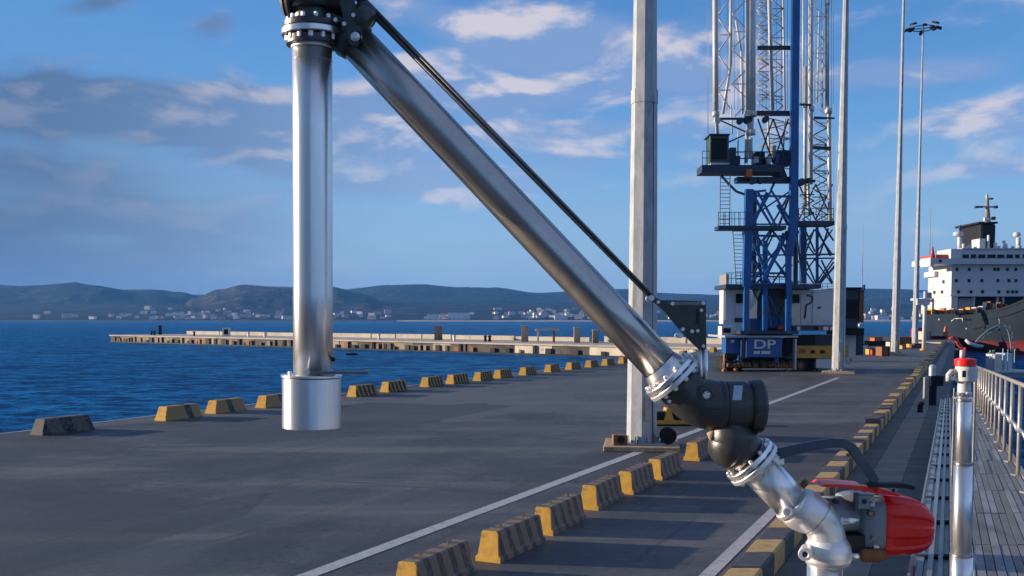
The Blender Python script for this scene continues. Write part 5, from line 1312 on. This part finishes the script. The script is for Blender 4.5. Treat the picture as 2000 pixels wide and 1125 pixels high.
k = MB(); c = Q(1883,768); k.lathe(c, (0,0,1), [(0,.001),(0,12*KM),(.03*HF,12.5*KM),(.09*HF,12*KM),(.1*HF,14*KM),(.1*HF,.001)], 32); mpart('neck', k, 'white')
k = MB(); c = Q(1887,745); k.lathe(c, (0,0,1), [(0,.001),(0,18*KM),(.006*HF,20.5*KM),(.10*HF,21*KM),(.118*HF,20*KM),(.12*HF,.001)], 40); hd = mpart('valve_head', k, 'white')
k = MB(); k.box(tuple(Q(1880,737,-.066)), tuple(Q(1886,724,-.058))); mpart('head_slot', k, 'c_dark', parent=hd)
k = MB(); c = Q(1885,715); k.lathe(c, (0,0,1), [(0,.001),(0,18*KM),(.004*HF,20*KM),(.045*HF,20*KM),(.055*HF,19*KM),(.062*HF,14*KM),(.066*HF,.001)], 40); mpart('red_cap', k, 'red_paint')
k = MB(); c = Q(1879,700); k.cyl(c, c+Vector((0,0,.065*HF)), 4.5*KM, n=16); mpart('stem', k, 'white')
k = MB(); c = Q(1884,700); k.cyl(c, c+Vector((0,0,.085*HF)), 2.2*KM, n=12); mpart('stem_lever', k, 'red_paint')
k = MB(); c = Q(1868,731); k.sweep([Q(1868,726), Q(1858,727), Q(1853,732), Q(1854,744)], [6*KM,6*KM,5.5*KM,6.5*KM], 20); mpart('side_spout', k, 'white')
k = MB(); k.cyl(Q(1862,738), Q(1870,740), 4*KM, n=14); mpart('spout_knob', k, 'steel')
for (u,v) in ((1874,770),(1890,768)): k = MB(); k.cyl(Q(u-3,v,-.06), Q(u+3,v,-.06), 2.4*KM, n=8); mpart('clamp_screw', k, 'steel_cast')
for (u,w,v0,v1,m_) in ((1901.5,4.2,745,1060,'galv_rail'),(1862,4,758,930,'galv_rail'),(1904.5,2.6,1055,1150,'label')):
    k = MB(); a = Q(u,v0,.12); b = Q(u-2,v1,.12); k.box((b.x-w*KM/2, b.y-w*KM/2, b.z), (a.x+w*KM/2, a.y+w*KM/2, a.z)); mpart('side_stay', k, m_)
k = MB(); k.sweep([Q(1862,776,.1), Q(1868,778,.05), Q(1874,774,0)], 2.2*KM, 8); mpart('stay_hook', k, 'galv_rail')

# ------------------------------------------------------------------ small craft and landing stage beside the ship
p = P(1955, 738, WZ)
lt = thing('landing_stage', 'pale blue-white landing stage boat with a white cabinet below the ship', 'boat', p)
def L_(u, v, dy=0): return D(u, v, p.y+dy)
def lbox(name, u0, v0, u1, v1, a, b, m, bevel=0):
    q0 = L_(u0,v1,a); q1 = L_(u1,v0,a); k = MB(); k.box((q0.x,q0.y,q0.z),(q1.x,q0.y+(b-a),q1.z)); return k.build(name, M[m], lt, bevel=bevel)
k = MB(); q0 = L_(1925,738); q1 = L_(2012,738)
k.prism([L_(1926,728),L_(2030,728),L_(2026,744),L_(1934,744)], (0,6,0)); k.build('hull', M['grey_paint'], lt, bevel=.05)
lbox('deck', 1924, 725.5, 2032, 728, -.1, 6.1, 'white'); lbox('white_cabinet', 1942, 692, 1960, 725.3, 2, 4, 'white', .03); lbox('blue_cabinet', 1961, 690, 1978, 725.3, 3, 5, 'label', .03)
for uu in (1933,1938,1941,1958,1968,1981): lbox('stanchion', uu, 680+random.uniform(0,6), uu+1.6, 725.3, 1, 1.15, 'teal')
lbox('stage_rail', 1932, 688, 1942, 690, 1, 1.1, 'teal'); lbox('stage_rail', 1932, 700, 1942, 701.5, 1, 1.1, 'teal')
# davit arch over it: curved lattice arm
pa = P(1975, 700, WZ); YD = pa.y
dv = thing('boarding_davit', 'pale teal lattice boarding arm arching over the water beside the ship', 'boarding ladder', Vector((pa.x,YD,WZ)))
def V_(u, v, dy=0): return D(u, v, YD+dy)
up_ = [(1902,672),(1912,660),(1925,648),(1938,640),(1952,634),(1964,632),(1974,638),(1978,652),(1980,672),(1981,700)]
lo_ = [(1900,676),(1916,664),(1929,653),(1941,645),(1953,640),(1962,639),(1968,644),(1971,656),(1974,674),(1976,700)]
for nm, ch in (('upper_chord', up_), ('lower_chord', lo_)):
    k = MB(); k.sweep([V_(u,v) for u,v in ch], .8*YD/2000, 6); k.build(nm, M['teal'], dv)
for i in range(len(up_)-1):
    k = MB(); k.cyl(V_(*up_[i]), V_(*lo_[i+1]), .5*YD/2000, n=5); k.cyl(V_(*up_[i]), V_(*lo_[i]), .5*YD/2000, n=5); k.build('lattice_bar', M['teal'], dv)
k = MB(); k.cyl(V_(1951,622), V_(1953,634), .7*YD/2000, n=6); k.build('spar', M['teal'], dv)
k = MB(); a = V_(1974,700); k.box((a.x-.6,a.y-.5,WZ-.8),(a.x+1.2,a.y+.5,a.z)); k.build('pile', M['galv_rail'], dv)
k = MB(); a = V_(1898,672); k.sweep([V_(1886,664), V_(1896,672), V_(1908,676), V_(1920,676)], [.2,.35,.3,.2], 8); k.build('counterweight', M['ship_white'], dv)
# black fender beam and red lamp posts close to the quay end
pk = P(1875, 690); pk.z = 0
t = thing('red_hose_stand', 'red-painted leaning stand at the end of the striped kerb', 'stand', pk)
yk = pk.y
def K_(u, v, dy=0): return D(u, v, yk+dy)
k = MB(); k.sweep([K_(1853,662), K_(1862,658), K_(1868,664), K_(1873,674), K_(1880,680), K_(1884,692)], [.10,.16,.20,.20,.14,.12], 8); k.build('red_arm', M['red_flag'], t)
k = MB(); k.cyl(K_(1884,688), Vector((K_(1884,688).x, yk, -2.6)), .12, n=8); k.build('stand_pole', M['red_flag'], t)

# ------------------------------------------------------------------ haze in the air over the bay
hz = MB(); hz.box((-8200,-400,-4.2),(8200,8800,330))
hm = bpy.data.materials.new('thin_sea_haze'); hm.use_nodes = True
ht = hm.node_tree; ht.nodes.clear()
ho = ht.nodes.new('ShaderNodeOutputMaterial'); hv = ht.nodes.new('ShaderNodeVolumePrincipled')
hv.inputs['Density'].default_value = 6.5e-5; hv.inputs['Color'].default_value = (.13,.42,1,1); hv.inputs['Anisotropy'].default_value = .1
ht.links.new(hv.outputs[0], ho.inputs['Volume'])
o = hz.build('haze', hm); o['kind'] = 'stuff'
